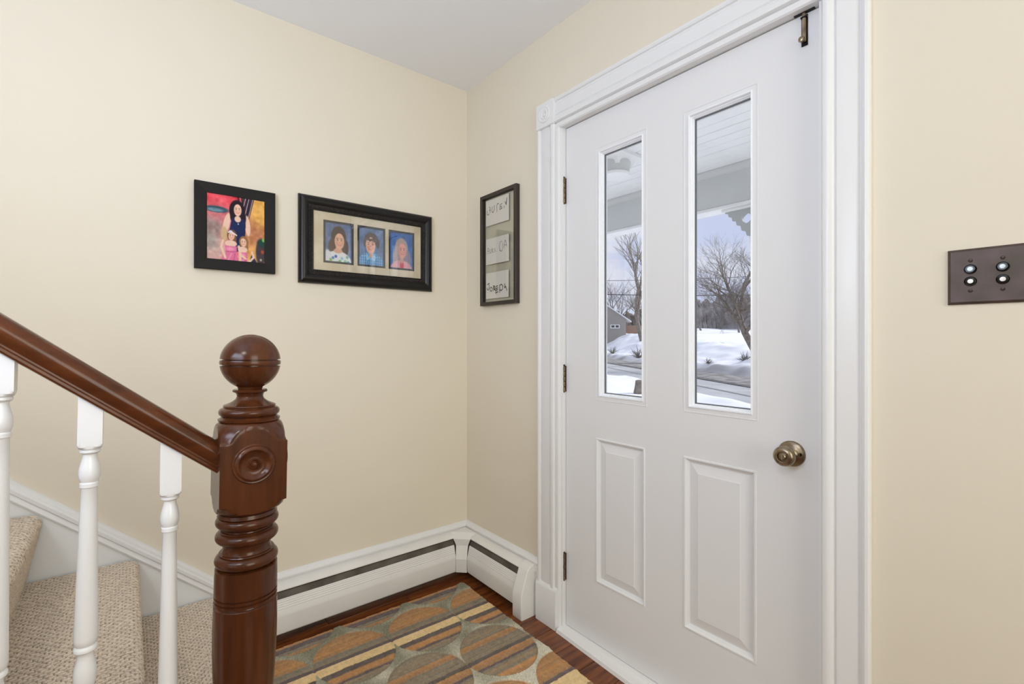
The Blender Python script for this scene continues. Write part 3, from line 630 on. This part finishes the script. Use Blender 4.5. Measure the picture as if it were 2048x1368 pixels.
boxes('glass_pane', [(.0112, -.2475, -.1235, .0122, .2475, .1235)], f2, PGLASS)
# ---- picture 3: floating glass frame on the door wall
f3 = empty('picture_frame', (.2885, 0, 1.604), 'narrow upright bronze frame with three handwritten name cards between glass', 'picture frame')
plF = lambda u, v, d: (u, -d, v)
r3 = (-.139, -.267, .139, .267)
FR3 = mat('dark_bronze_frame', srgb(66, 58, 54), .34, .5, .5)
frame_bar([(0, .0005), (0, .0215), (.001, .0225), (.0165, .0225), (.0175, .0215), (.0175, .0005)], r3, f3, FR3, plF)
boxes('glass_pane', [(-.1215, -.0075, -.2495, .1215, -.0055, .2495)], f3, glass('float_glass', (.965, .97, .945)))
boxes('glass_pane', [(-.1215, -.0125, -.2495, .1215, -.0105, .2495)], f3, glass('float_glass_front', (.99, .99, .98)))
PAPER = mat('white_card', srgb(226, 220, 212), .7, .2)
INK = mat('marker_ink', srgb(28, 26, 26), .6, .2); INKG = mat('grey_ink', srgb(110, 108, 106), .6, .2)
def strokes(name, S, wd, u0, v0, su, sv, parent, m, depth):
    V = []; Fc = []
    for p in S:
        for (a, b), (c_, d_) in zip(p[:-1], p[1:]):
            x0, y0, x1, y1 = u0+a*su, v0+b*sv, u0+c_*su, v0+d_*sv; L = math.hypot(x1-x0, y1-y0)+1e-9; nx, ny = -(y1-y0)/L*wd/2, (x1-x0)/L*wd/2; ex, ey = (x1-x0)/L*wd*.3, (y1-y0)/L*wd*.3
            n = len(V); V += [plF(x0-ex+nx, y0-ey+ny, depth), plF(x0-ex-nx, y0-ey-ny, depth), plF(x1+ex-nx, y1+ey-ny, depth), plF(x1+ex+nx, y1+ey+ny, depth)]; Fc.append((n, n+1, n+2, n+3))
    return mesh(name, V, Fc, parent, m)
def ring_(cx, cy, rx, ry, n=12, a0=0, a1=2*math.pi): return [(cx+rx*math.cos(a0+(a1-a0)*k/n), cy+ry*math.sin(a0+(a1-a0)*k/n)) for k in range(n+1)]
# card coordinates: u 0..1 across, v 0..1 up
cards = [(-.105, .118, .178, .122, 0), (-.105, -.069, .178, .124, 0), (-.105, -.234, .176, .125, 0)]
W1 = [[(.06, .62), (.05, .46), (.12, .44), (.14, .50)], [(.16, .74), (.19, .70), (.19, .50)], [(.15, .62), (.20, .60)], [(.28, .72), (.27, .52), (.32, .47), (.38, .56), (.38, .74)], [(.50, .44), (.49, .70), (.52, .76), (.57, .74)],
      [(.72, .52), (.62, .50), (.63, .68), (.72, .70)], [(.63, .60), (.71, .61)], [(.66, .55), (.72, .56)], [(.80, .50), (.81, .58)], [(.84, .74), (.88, .62), (.92, .86)], [(.92, .86), (.90, .58)]]
W2 = [[(.05, .42), (.08, .66), (.13, .62), (.13, .42)], [(.06, .54), (.13, .53)], [(.18, .60), (.18, .44), (.23, .44), (.24, .60)], [(.28, .62), (.29, .44)], [(.33, .60), (.29, .52), (.34, .44)], [(.42, .58), (.38, .53), (.43, .48), (.39, .44)], [(.50, .44), (.505, .45)],
      ring_(.68, .60, .075, .19, 14, 1.2, 7.0), [(.66, .44), (.61, .46)], [(.80, .52), (.84, .80), (.88, .74), (.92, .54)], [(.81, .62), (.90, .60)]]
W3 = [[(.05, .56), (.16, .60)], [(.13, .60), (.15, .42), (.10, .34), (.05, .38), (.05, .44)], ring_(.24, .36, .055, .075, 12), [(.33, .48), (.40, .47), (.34, .38), (.41, .36), (.34, .30)], [(.34, .44), (.41, .41)], [(.36, .34), (.41, .33)], [(.46, .16), (.45, .44)], [(.45, .44), (.54, .46)], [(.44, .36), (.55, .38)], [(.42, .30), (.54, .31)], [(.44, .21), (.55, .23)],
      [(.62, .20), (.62, .46), (.70, .50), (.76, .42), (.74, .30), (.68, .26), (.64, .30)], [(.84, .50), (.84, .34)], [(.84, .34), (.88, .40), (.93, .24)]]
for k, (u0, v0, su, sv, _) in enumerate(cards):
    cd = boxes('name_card', [(u0, -.0102, v0, u0+su, -.0080, v0+sv)], f3, PAPER)
    strokes('lettering', [W1, W2, W3][k], [.0030, .0024, .0038][k], u0, v0, su, sv, cd, [INK, INKG, INK][k], .01035)
# ================================================================== SWITCH PLATE
sw = empty('switch_plate', (1.861, 0, 1.304), 'aged bronze plate with push-button light switches right of the door', 'light switch')
r = (0, -.0575, .166, .0575)
plS = lambda u, v, d: (u, -d, v)
SWM = mat('switch_bronze', srgb(96, 80, 78), .45, .4, .45, rgb2=srgb(78, 68, 58), vscale=18)
rings('plate', [(*r, .0003), (*r, .0035), (*inset(r, .005), .0065), (*inset(r, .0055), .0065)], plS, sw, SWM)
PEARL = mat('pearl_inlay', srgb(214, 226, 224), .15, .6, rgb2=srgb(170, 200, 205), vscale=120)
PEARLW = mat('pearl_inlay_warm', srgb(232, 226, 216), .15, .6)
for cxx in (.0355, .0825, .1295):
    for dz, pmx in ((.0145, PEARL), (-.0105, PEARLW)):
        b = ylathe('push_button', [(.0060, .0101), (.0075, .0101), (.0078, .0093), (.0065, .0088), (.0065, .0080), (.0120 if dz > 0 else .0078, .0080), (.013 if dz > 0 else .0085, .0070), (.013 if dz > 0 else .0085, .0003)], sw, mat('button_black', srgb(22, 20, 20), .25, .5), (cxx, 0, dz+.0), 28)
        ylathe('button_inlay', [(.0128 if dz > 0 else .0083, .0048), (.0136 if dz > 0 else .0091, .0040), (.0137 if dz > 0 else .0092, .0003)], sw, pmx, (cxx, 0, dz), 20)
    for dz in (.0325, -.0300):
        s_ = ylathe('screw', [(.006, .0040), (.0072, .0036), (.0078, .0020), (.0078, .0003)], sw, BRONZE, (cxx, 0, dz), 16)
        boxes('screw_slot', [(-.003, -.0004, .0076, .003, .0004, .0081)], s_, BLACK)
# ================================================================== RUG
rg = None
nx, ny = 640, 400
ang = -R_(1.6); ca, sa = math.cos(ang), math.sin(ang)
LX, LY = 1.60, .930
Vv, Uu = np.mgrid[0:1:ny*1j, 0:1:nx*1j]; px = Uu*LX; py = Vv*LY      # px across (world x), py towards -y
wob = (hnoise(ny, nx, 14, 3)-.5)*.010+(hnoise(ny, nx, 4, 4)-.5)*.004
bands = [(.000, 'o'), (.020, 'p'), (.048, 't'), (.066, 'o'), (.112, 'o'), (.172, 't'), (.206, 'p'), (.224, 'y'), (.266, 'g'), (.292, 'o'), (.326, 'p'), (.338, 't'), (.385, 't'), (.425, 'o'), (.455, 't'), (.510, 'g'), (.528, 'o'), (.562, 'p'), (.574, 't'), (.618, 'o'), (.660, 'o'), (.745, 'p'), (.760, 'y'), (.835, 'b'), (.90, 'g'), (.93, 't'), (1.0, 'o'), (1.05, 'p'), (1.08, 'y'), (1.15, 'g'), (1.19, 'o'), (1.26, 't'), (1.33, 'p'), (1.36, 'o'), (1.42, 'y'), (1.48, 't'), (1.6, 't')]
CC = dict(o=(188, 144, 102), p=(120, 106, 104), t=(156, 141, 119), y=(238, 208, 156), g=(116, 106, 100), b=(172, 136, 98))
Cr = np.zeros((ny, nx, 3)); pb = px+wob*.35
for k, (a, ch) in enumerate(bands):
    Cr[pb >= a] = CC[ch]
fib = hnoise(ny, nx, 1.6, 5)*.6+hnoise(ny, nx, 5, 6)*.4; stv = np.repeat(hnoise(nx, nx, 3, 8)[:1], ny, 0)
mixx = ((Cr[..., 0] < 200) & (Cr[..., 0] > 140))[..., None]
Cr = Cr+(fib[..., None]-.5)*34+np.where(mixx, (stv[..., None]-.5)*np.array([34, 16, 0.]), 0)
D = np.full(px.shape, 9.)
colx = [-.065, .220, .505, .790, 1.075, 1.36, 1.645]; off = [.170, .030, .155, .020, .165, .03, .16]
for cx_, of in zip(colx, off):
    for m in range(-1, 5):
        cy_ = of+m*.2850; D = np.minimum(D, np.sqrt(((px-cx_)/.1510)**2+((py-cy_)/.1415)**2))
gap = np.clip((D+wob*1.6-1.0)/.02, 0, 1)
gcol = np.array([144, 141, 120])*1.0; pale = np.array([226, 218, 196])
mixg = np.clip((px-.10)/.62+(hnoise(ny, nx, 30, 12)-.5)*.9, 0, 1)[..., None]
gC = gcol*(1-mixg)+pale*mixg+(rng.random((ny, nx, 1))-.5)*44
Cr = Cr*(1-gap[..., None])+gC*gap[..., None]
Hh = .0110+.0012*rng.random((ny, nx))+gap*(.0010+.0035*rng.random((ny, nx)))-.003*np.exp(-((D-1.0)/.02)**2)
edge = np.minimum(np.minimum(px, LX-px), np.minimum(py, LY-py)); Hh *= np.clip(edge/.006, 0, 1)**.5
jx = (hnoise(ny, nx, 5, 15)-.5)*.006*(edge < .01)
wx = .140+px*ca-(-py)*sa*1.0+jx; wy = -.1105+px*sa*1.0+(-py)*ca+jx
ox, oy = .9, -.55
P = np.stack([wx-ox, wy-oy, Hh], -1)
rg = grid_mesh('rug', P, lin(Cr), None, vmat('rug_wool', .95, .08, bump=.7, bscale=700))
rg.location = (ox, oy, .0005)
tag(rg, 'striped wool rug with large circles in orange, taupe and cream on the floor', 'rug')
# ================================================================== OUTDOORS
PORCHW = mat('porch_white_paint', srgb(240, 242, 242), .5, .3, var=.06, vscale=6)
PORCHG = mat('porch_beam_paint', srgb(206, 210, 210), .55, .3, var=.05, vscale=3)
GZ = -1.5
pc = empty('porch_roof', (0, 1.3, 2.55), 'white boarded porch ceiling seen through the door panes', 'porch ceiling')
yb = .17; k = 0
while yb < 2.42:
    o = boxes('board', [(-5.0, 0, 0, 4.0, .1085, .016)], pc, PORCHW, .004, 1, off=(0, 0, 0)) if k == 0 else new('board', bd.data, pc)
    if k == 0: bd = o
    o.location = (0, yb-1.3, random.uniform(0, .002)); yb += .115; k += 1
boxes('roof_deck', [(-5.0, .17-1.3, .012, 4.0, 2.75-1.3, .20)], pc, PORCHW)
bmz = empty('porch_beam', (0, 2.38, 2.25), 'wide pale porch beam across the top of the view outside', 'beam')
boxes('beam_board', [(-5.0, -.02, 0, 4.0, .12, .30)], bmz, PORCHG, .004, 1)
boxes('beam_lip', [(-5.0, -.028, -.025, 4.0, .13, 0)], bmz, PORCHW, .004, 1)
sweep('cove_moulding', [(0, 0), (0, -.05), (.012, -.046), (.030, -.030), (.040, -.012), (.040, 0)], [(-5.0, -.02, .30), (4.0, -.02, .30)], [((0, -1, 0), (0, 0, 1))]*2, bmz, PORCHG)
def bracket(x_post, sgn, label):
    b = empty('porch_bracket', (x_post, 2.42, 2.225), label, 'bracket', None)
    out = [(0, 0), (.26, 0), (.26, -.030), (.235, -.035)]
    sc_ = [(.235, -.035), (.232, -.062), (.205, -.070), (.200, -.100), (.172, -.106), (.165, -.140), (.135, -.150), (.125, -.190), (.095, -.200), (.085, -.235), (.055, -.245), (.050, -.290), (.030, -.300), (0, -.345)]
    pts = out+sc_[1:]
    # scrollwork board with a pierced hole
    bm = bmesh.new(); hole = [(.085+.030*math.cos(t)*(1+.35*math.cos(2*t)), -.098+.040*math.sin(t)) for t in np.linspace(0, 2*math.pi, 15)[:-1]]
    cvv = bpy.data.curves.new('scroll_board', 'CURVE'); cvv.dimensions = '2D'; cvv.extrude = .014; cvv.fill_mode = 'BOTH'
    for ps in (pts, hole):
        s = cvv.splines.new('POLY'); s.points.add(len(ps)-1); s.use_cyclic_u = True
        for q, (a, z) in zip(s.points, ps): q.co = (sgn*a, z, 0, 1)
    o = bpy.data.objects.new('scroll_board', cvv); col.objects.link(o); dg = bpy.context.evaluated_depsgraph_get()
    me = bpy.data.meshes.new_from_object(o.evaluated_get(dg)); bpy.data.objects.remove(o)
    o = new('scroll_board', me, b, mat('scroll_paint', srgb(176, 182, 182), .6, .2)); o.rotation_euler = (R_(90), 0, 0)
    boxes('bracket_cap', [(min(0, sgn*.28), -.035, -.022, max(0, sgn*.28), .035, .0)], b, PORCHW, .003, 1)
    bm.free(); return b
bracket(.395, -1, 'white scroll-cut porch bracket under the beam, in the right-hand pane')
pp = empty('porch_post', (.455, 2.42, GZ), 'square white porch post beside the scroll-cut bracket', 'post')
boxes('post_shaft', [(-.055, -.055, 0, .055, .055, 3.725)], pp, PORCHW, .01, 2)
boxes('post_collar', [(-.07, -.07, 3.1, .07, .07, 3.16)], pp, PORCHW, .008, 2)
boxes('post_base', [(-.075, -.075, 1.30, .075, .075, 1.55)], pp, PORCHW, .008, 2)
pf = empty('porch_light', (-.245, 1.50, 2.55), 'stepped white fixture mounted on the porch ceiling boards', 'light fixture')
cp_ = turned('canopy_plate', [(-.080, .120), (-.060, .128), (-.040, .150), (-.026, .185), (-.022, .205), (0, .205)], pf, PORCHW, 4, smooth=20); cp_.rotation_euler = (0, 0, R_(45))
turned('lamp_drum', [(-.135, .02), (-.135, .080), (-.125, .098), (-.050, .112), (-.034, .100)], pf, PORCHG, 24)
turned('drum_rim', [(-.146, .05), (-.146, .100), (-.132, .108), (-.125, .100)], pf, PORCHW, 24)
tag(boxes('porch_floor', [(-5.0, .165, -.20, 4.0, 2.55, -.14)], None, mat('porch_deck_paint', srgb(224, 224, 222), .6)), kind='structure')
# --- ground in road coordinates
E_ = np.array([.83, -.558]); N_ = np.array([.558, .83])
def ab(e, n): return E_[0]*e+N_[0]*n, E_[1]*e+N_[1]*n
def sm(a, b, x): t = np.clip((x-a)/(b-a), 0, 1); return t*t*(3-2*t)
ne, nn = 330, 300
ev = np.linspace(-150, 12, ne); nv = 1.2+(np.linspace(0, 1, nn)**1.7)*95
Nv, Ev = np.meshgrid(nv, ev, indexing='ij')
h1 = hnoise(nn, ne, 9, 51); h2 = hnoise(nn, ne, 3, 52); h3 = hnoise(nn, ne, 28, 53)
crest = .80+np.clip(-48-Ev, -10, 60)*.050
Z = GZ+.10+.25*h1*sm(10.4, 9.0, Nv)*1.0
Z = np.where(Nv < 10.4, GZ-.03+sm(10.45, 9.4, Nv)*(.22+.30*h1+.10*h2), Z)
Z = np.where((Nv >= 10.4) & (Nv <= 19.8), GZ-.06, Z)
bank = sm(19.6, 21.0, Nv)*.75+sm(21, 27.5, Nv)*(crest-(GZ+.75))
Z = np.where(Nv > 19.6, GZ-.05+bank+(h1-.5)*.28*sm(19.8, 21, Nv)+(h2-.5)*.42*sm(19.8, 20.5, Nv)*sm(34, 26, Nv)+(h3-.5)*.5*sm(24, 40, Nv)+sm(28, 95, Nv)*1.2, Z)
Gx, Gy = ab(Ev, Nv)
cs = np.ones((nn, ne, 3))*np.array([243, 246, 252])-(h2[..., None] > .80)*8
dirt = (sm(21.2, 19.9, Nv)*(.5+.8*h2))*sm(19.4, 19.6, Nv); cs = cs*(1-.55*dirt[..., None])+np.array([120, 116, 110])*.55*dirt[..., None]
sn = grid_mesh('snow', np.stack([Gx, Gy, Z], -1), lin(cs), None, vmat('snow_cover', .85, .2, bump=.2, bscale=3))
tag(sn, kind='structure'); sn.name = 'snowy_ground'
def strip(name, n0, n1, z, m, label=None, cat=None):
    V = [(*ab(e, n), z) for e in (-150, 12) for n in (n0, n1)]; V += [(x, y, zz-.05) for x, y, zz in V]
    o = mesh(name, V, [(0, 1, 3, 2), (4, 5, 7, 6), (0, 1, 5, 4), (2, 3, 7, 6), (0, 2, 6, 4), (1, 3, 7, 5)], None, m); return tag(o, kind='structure')
ROAD = mat('wet_asphalt', srgb(196, 198, 200), .45, .4, rgb2=srgb(172, 175, 178), vscale=.6, stretch=(1, 1, 1))
strip('road', 10.35, 15.6, GZ, ROAD)
strip('road_shoulder', 15.6, 19.9, GZ+.005, mat('slushy_gravel', srgb(118, 116, 113), .7, .2, rgb2=srgb(170, 170, 170), vscale=1.2))
strip('lane_line', 13.1, 13.25, GZ+.055, mat('lane_paint', srgb(190, 190, 186), .6))
strip('slush_ridge', 15.5, 16.1, GZ+.05, mat('dark_slush', srgb(88, 88, 88), .7, .2, rgb2=srgb(120, 120, 120), vscale=2))
# --- trees
BARK = mat('grey_bark', srgb(112, 104, 98), .85, .1, rgb2=srgb(146, 138, 130), vscale=4)
BARKD = mat('thin_twigs', srgb(128, 124, 124), .85, .1)
def tree(name, loc, H, r0, lean, label, seed, levels=5, spread=.55, group=None, m=None, nb=3, trunkf=.32, dec=.74, bend=None):
    rd = random.Random(seed); V = []; Fc = []
    def tube(p0, p1, a, b, n=5):
        d = (p1-p0).normalized(); s = d.orthogonal().normalized(); t = d.cross(s); k0 = len(V)
        for p, r in ((p0, a), (p1, b)):
            for i in range(n): an = 2*math.pi*i/n; V.append(tuple(p+(s*math.cos(an)+t*math.sin(an))*r))
        for i in range(n): j = (i+1) % n; Fc.append((k0+i, k0+j, k0+n+j, k0+n+i))
    def grow(p, d, L, r, lv):
        segs = 4; q = p; rr = r
        for i in range(segs):
            d = (d+Vector((rd.gauss(0, .12), rd.gauss(0, .12), rd.gauss(.02, .08)))).normalized(); q2 = q+d*L/segs; r2 = rr*(.86 if lv else .9)
            tube(q, q2, rr, r2, 6 if lv < 2 else (4 if lv < 4 else 3)); q = q2; rr = r2
            if lv < levels and i >= 1:
                for _ in range(1 if lv > 0 else nb-1):
                    ax = Vector((rd.gauss(0, 1), rd.gauss(0, 1), rd.gauss(0, .5))).normalized(); nd = (d*(1-spread*.5)+ax*spread).normalized()
                    grow(q, nd, L*dec*rd.uniform(.75, 1.1), max(rr*.62, .006), lv+1)
        if lv < levels:
            for _ in range(2):
                ax = Vector((rd.gauss(0, 1), rd.gauss(0, 1), rd.gauss(.3, .5))).normalized(); grow(q, (d+ax*spread*.8).normalized(), L*dec, max(rr*.75, .006), lv+1)
    grow(Vector((0, 0, 0)), Vector(lean).normalized(), H*trunkf, r0, 0)
    o = mesh(name, V, Fc, None, m or BARK); o.location = loc; return tag(o, label, 'tree', group)
def at(px, py, Zd):   # world position of a distant thing from bearing, elevation and distance
    t = (px-1024)/955.; return Vector((2.073, -1.366, 1.172))+Zd*Vector((.6262*t-.7797, .7797*t+.6262, -(py-680)/955.))
right_v = Vector((.6262, .7797, 0))
tree('bare_tree', at(1284, 682, 66), 17, .32, tuple(right_v*-.35+Vector((0, 0, 1))), 'tall bare tree leaning left beyond the road, in the left-hand pane', 3, levels=4, spread=.5, nb=3, trunkf=.42, dec=.62)
tree('bare_tree', at(1512, 705, 40), 12, .34, tuple(right_v*-.75+Vector((0, 0, 1))), 'spreading bare tree with a tangled crown, in the right-hand pane', 21, levels=5, spread=.62, nb=3, trunkf=.30, dec=.72)
for k, (px_, Zd, H, sd) in enumerate(((1222, 105, 17, 31), (1236, 120, 15, 32), (1205, 98, 16, 33), (1290, 95, 15, 34), (1405, 95, 9, 35), (1440, 100, 8, 36), (1478, 88, 9, 37), (1380, 100, 9, 38))):
    tree('bare_tree', at(px_, 672, Zd), H, .22, (random.uniform(-.1, .1), random.uniform(-.1, .1), 1), ['faint tall bare tree above the grey house roof', 'faint bare tree just right of the grey house gable', 'faint bare tree behind the left end of the grey house', 'faint bare tree behind the dark evergreen', 'faint low bare tree at the left edge of the right-hand pane', 'faint low bare tree in the middle of the right-hand pane', 'faint low bare tree behind the spreading tree trunk', 'faint bare tree hidden between the two door panes'][k], sd, levels=4, spread=.5, nb=3, group='faint bare trees in the far woods', m=BARKD, trunkf=.34, dec=.64)
# far wooded slope
hl_ = 260; V2_, U2_ = np.mgrid[0:1:40j, 0:1:hl_*1j]
a0 = at(1330, 690, 115); a1 = at(1560, 690, 95)
hh = 6.2+2.0*hnoise(1, hl_, 16, 61)[0]+1.3*hnoise(1, hl_, 3, 62)[0]
PX_ = a0.x+(a1.x-a0.x)*U2_; PY_ = a0.y+(a1.y-a0.y)*U2_; dep = np.sin(V2_*math.pi/2)
WD = mat('distant_thicket', srgb(138, 134, 133), .95, .05, rgb2=srgb(176, 173, 172), vscale=.7, detail=8)
def thicket(nm, A0, A1, hgt, label, seed, m):
    hx = hgt*(.75+.35*hnoise(1, hl_, 18, seed)[0]+.18*hnoise(1, hl_, 3, seed+1)[0])
    V2_, U2_ = np.mgrid[0:1:40j, 0:1:hl_*1j]; th = V2_*math.pi/2
    base = np.array(A0)[None, None]*(1-U2_[..., None])+np.array(A1)[None, None]*U2_[..., None]
    dirv = np.array([.75, -.6]); Pp = base.copy(); nz_ = hnoise(40, hl_, 3, seed+2)*.9
    Pp[..., 0] += dirv[0]*(6*np.cos(th)+nz_); Pp[..., 1] += dirv[1]*(6*np.cos(th)+nz_); Pp[..., 2] = base[..., 2]-2+np.sin(th)*(hx[None]+2)+nz_*.4
    o = grid_mesh(nm, Pp, None, None, m); return tag(o, label, 'hedge')
thicket('thicket', at(1375, 690, 112), at(1560, 690, 96), 9.0, 'grey leafless thicket behind the snowy bank, in the right-hand pane', 61, WD)
thicket('thicket', at(1170, 668, 125), at(1330, 672, 112), 5.2, 'low brown-grey woods behind the far house roof', 71, mat('brown_thicket', srgb(142, 132, 126), .95, .05, rgb2=srgb(112, 104, 100), vscale=.6, detail=8))
# evergreen
def evergreen(loc, H, label):
    rd = random.Random(5); V = []; Fc = []
    e = empty('evergreen_tree', loc, label, 'tree')
    turned('trunk', [(0, .25), (H, .03)], e, BARK, 8)
    for k in range(1500):
        z = H*(.06+.94*rd.random()**1.1); R = (H-z)/H*H*.26+.25; a = rd.random()*6.283; r = R*rd.uniform(.35, 1); L = rd.uniform(.35, .9)
        c0 = Vector((math.cos(a)*r, math.sin(a)*r, z)); d = Vector((math.cos(a), math.sin(a), -.35))*L; s = Vector((-math.sin(a), math.cos(a), 0))*L*.35
        n = len(V); V += [tuple(c0-s), tuple(c0+s), tuple(c0+d), tuple(c0+d*.4+Vector((0, 0, .2)))]; Fc += [(n, n+2, n+3), (n+1, n+2, n+3), (n, n+1, n+3)]
    tag(mesh('needles', V, Fc, e, mat('dark_needles', srgb(74, 80, 74), .9, .1, rgb2=srgb(104, 108, 102), vscale=2)), kind='stuff')
evergreen(at(1296, 668, 106), 9.5, 'dark evergreen beside the trunk in the left-hand pane')
# far house
hp = at(1252, 672, 84); hx_ = Vector((.6262, .7797, 0)); 
hs_ = empty('house', hp, 'grey gabled house across the road, in the left-hand pane', 'house')
hs_.rotation_euler = (0, 0, math.atan2(.7797, .6262))
SID = mat('grey_siding', srgb(152, 148, 144), .8, .15)
Wd, He, Hr, Dp = 7.2, 3.0, 5.4, 8.
V = [(0, 0, -1.5), (-Wd, 0, -1.5), (-Wd, 0, He), (-Wd/2, 0, Hr), (0, 0, He)]; V += [(x, Dp, z) for x, _, z in V]
mesh('gable_wall', V, [(0, 1, 2, 3, 4), (5, 6, 7, 8, 9), (0, 4, 9, 5), (1, 2, 7, 6), (0, 1, 6, 5), (2, 3, 8, 7), (3, 4, 9, 8)], hs_, SID)
V = []
for yy in (-.35, Dp+.3):
    for x, z in ((.9, He-.6), (.9, He-.38), (-Wd/2, Hr+.24), (-Wd-.9, He-.38), (-Wd-.9, He-.6), (-Wd/2, Hr+.02)): V.append((x, yy, z))
mesh('roof', V, [(0, 1, 2, 5), (5, 2, 3, 4), (6, 7, 8, 11), (11, 8, 9, 10), (0, 1, 7, 6), (1, 2, 8, 7), (2, 3, 9, 8), (3, 4, 10, 9), (4, 5, 11, 10), (5, 0, 6, 11)], hs_, mat('white_fascia', srgb(226, 230, 234), .6))
wf = boxes('window', [(-2.75, -.10, 1.35, -1.15, .05, 2.0)], hs_, PORCHW)
for a in (-2.6, -1.85): boxes('pane', [(a, -.14, 1.48, a+.55, -.08, 1.88)], wf, mat('dark_window', srgb(52, 56, 60), .2))
mesh('brick_wing', [(x, y, z) for z in (-1.5, 1.9) for x, y in ((0, 2), (5.5, 2), (5.5, 7), (0, 7))], [(0, 1, 2, 3), (4, 5, 6, 7), (0, 1, 5, 4), (1, 2, 6, 5), (2, 3, 7, 6), (3, 0, 4, 7)], hs_, mat('brown_wall', srgb(138, 122, 114), .8, .1, rgb2=srgb(150, 118, 104), vscale=.5))
# snow-capped shed roof, shrubs, boulder, stump
sh_ = at(1391, 690, 54); tag(boxes('snowy_shed_roof', [(-5.5, -1, -.6, 2.9, 2, .32)], None, mat('flat_snow', srgb(244, 246, 250), .8), .08), 'flat snow-covered shed roof behind the bank, in the right-hand pane', 'shed').location = sh_
bpy.data.objects['snowy_shed_roof'].rotation_euler = (0, 0, math.atan2(.7797, .6262))
def shrub(loc, r, label, seed, g=None, green=False):
    rd = random.Random(seed); V = []; Fc = []
    for k in range(34):
        a = rd.random()*6.283; el = rd.uniform(.15, 1.4); L = r*rd.uniform(.6, 1.1); d = Vector((math.cos(a)*math.cos(el), math.sin(a)*math.cos(el), math.sin(el)))*L
        mid = d*.5+Vector((rd.gauss(0, .1), rd.gauss(0, .1), rd.gauss(0, .1)))*r; w0 = .035*r/1.0; s = d.orthogonal().normalized()*w0; t = d.cross(s).normalized()*w0
        n = len(V)
        for c0, f in ((Vector((0, 0, 0)), 1), (mid, .7), (d, .2)): V += [tuple(c0+s*f), tuple(c0-s*f*.5+t*f), tuple(c0-s*f*.5-t*f)]
        for q in (0, 3):
            for i in range(3): j = (i+1) % 3; Fc.append((n+q+i, n+q+j, n+q+3+j, n+q+3+i))
    o = mesh('shrub', V, Fc, None, mat('shrub_green', srgb(96, 104, 92), .9) if green else BARKD); o.location = loc; return tag(o, label, 'shrub', g)
shrub(at(1225, 707, 52), .9, 'small dark evergreen shrub poking out of the snow, left-hand pane', 1, green=True)
shrub(at(1277, 716, 48), 1.3, 'leafless twiggy shrub on the snow bank, left-hand pane', 2)
shrub(at(1416, 727, 42), .6, 'flattened brown brush at the foot of the bank, right-hand pane', 3)
shrub(at(1489, 722, 40), .9, 'leafless upright shrub at the right end of the bank, right-hand pane', 4)
bo = turned('tree_stump', [(-.3, .30), (0, .24), (.25, .19), (.46, .17), (.49, .10), (.50, .01)], None, BARK, 12); bo.location = at(1279, 783, 20.2); tag(bo, 'rough grey stump standing in the near snow, bottom of the left-hand pane', 'stump')
# overhead cables
def cable(z0, z1, Zd, label, r=.022):
    A0 = at(1100, 680, Zd); A1 = at(1640, 680, Zd); V = []; Fc = []; n = 24
    for i in range(n+1):
        t = i/n; p = A0.lerp(A1, t); zz = z0+(z1-z0)*t-.25*math.sin(math.pi*t)
        for k in range(4): V.append((p.x, p.y+r*math.cos(k*1.571), zz+r*math.sin(k*1.571)))
    for i in range(n):
        for k in range(4): l = (k+1) % 4; Fc.append((i*4+k, i*4+l, i*4+4+l, i*4+4+k))
    tag(mesh('overhead_cable', V, Fc, None, mat('cable_black', srgb(60, 62, 66), .7)), label, 'cable')
cable(5.65, 5.55, 45, 'lower and thicker overhead cable crossing both panes', .035)
cable(6.75, 7.55, 45, 'upper thin overhead cable crossing both panes', .022)
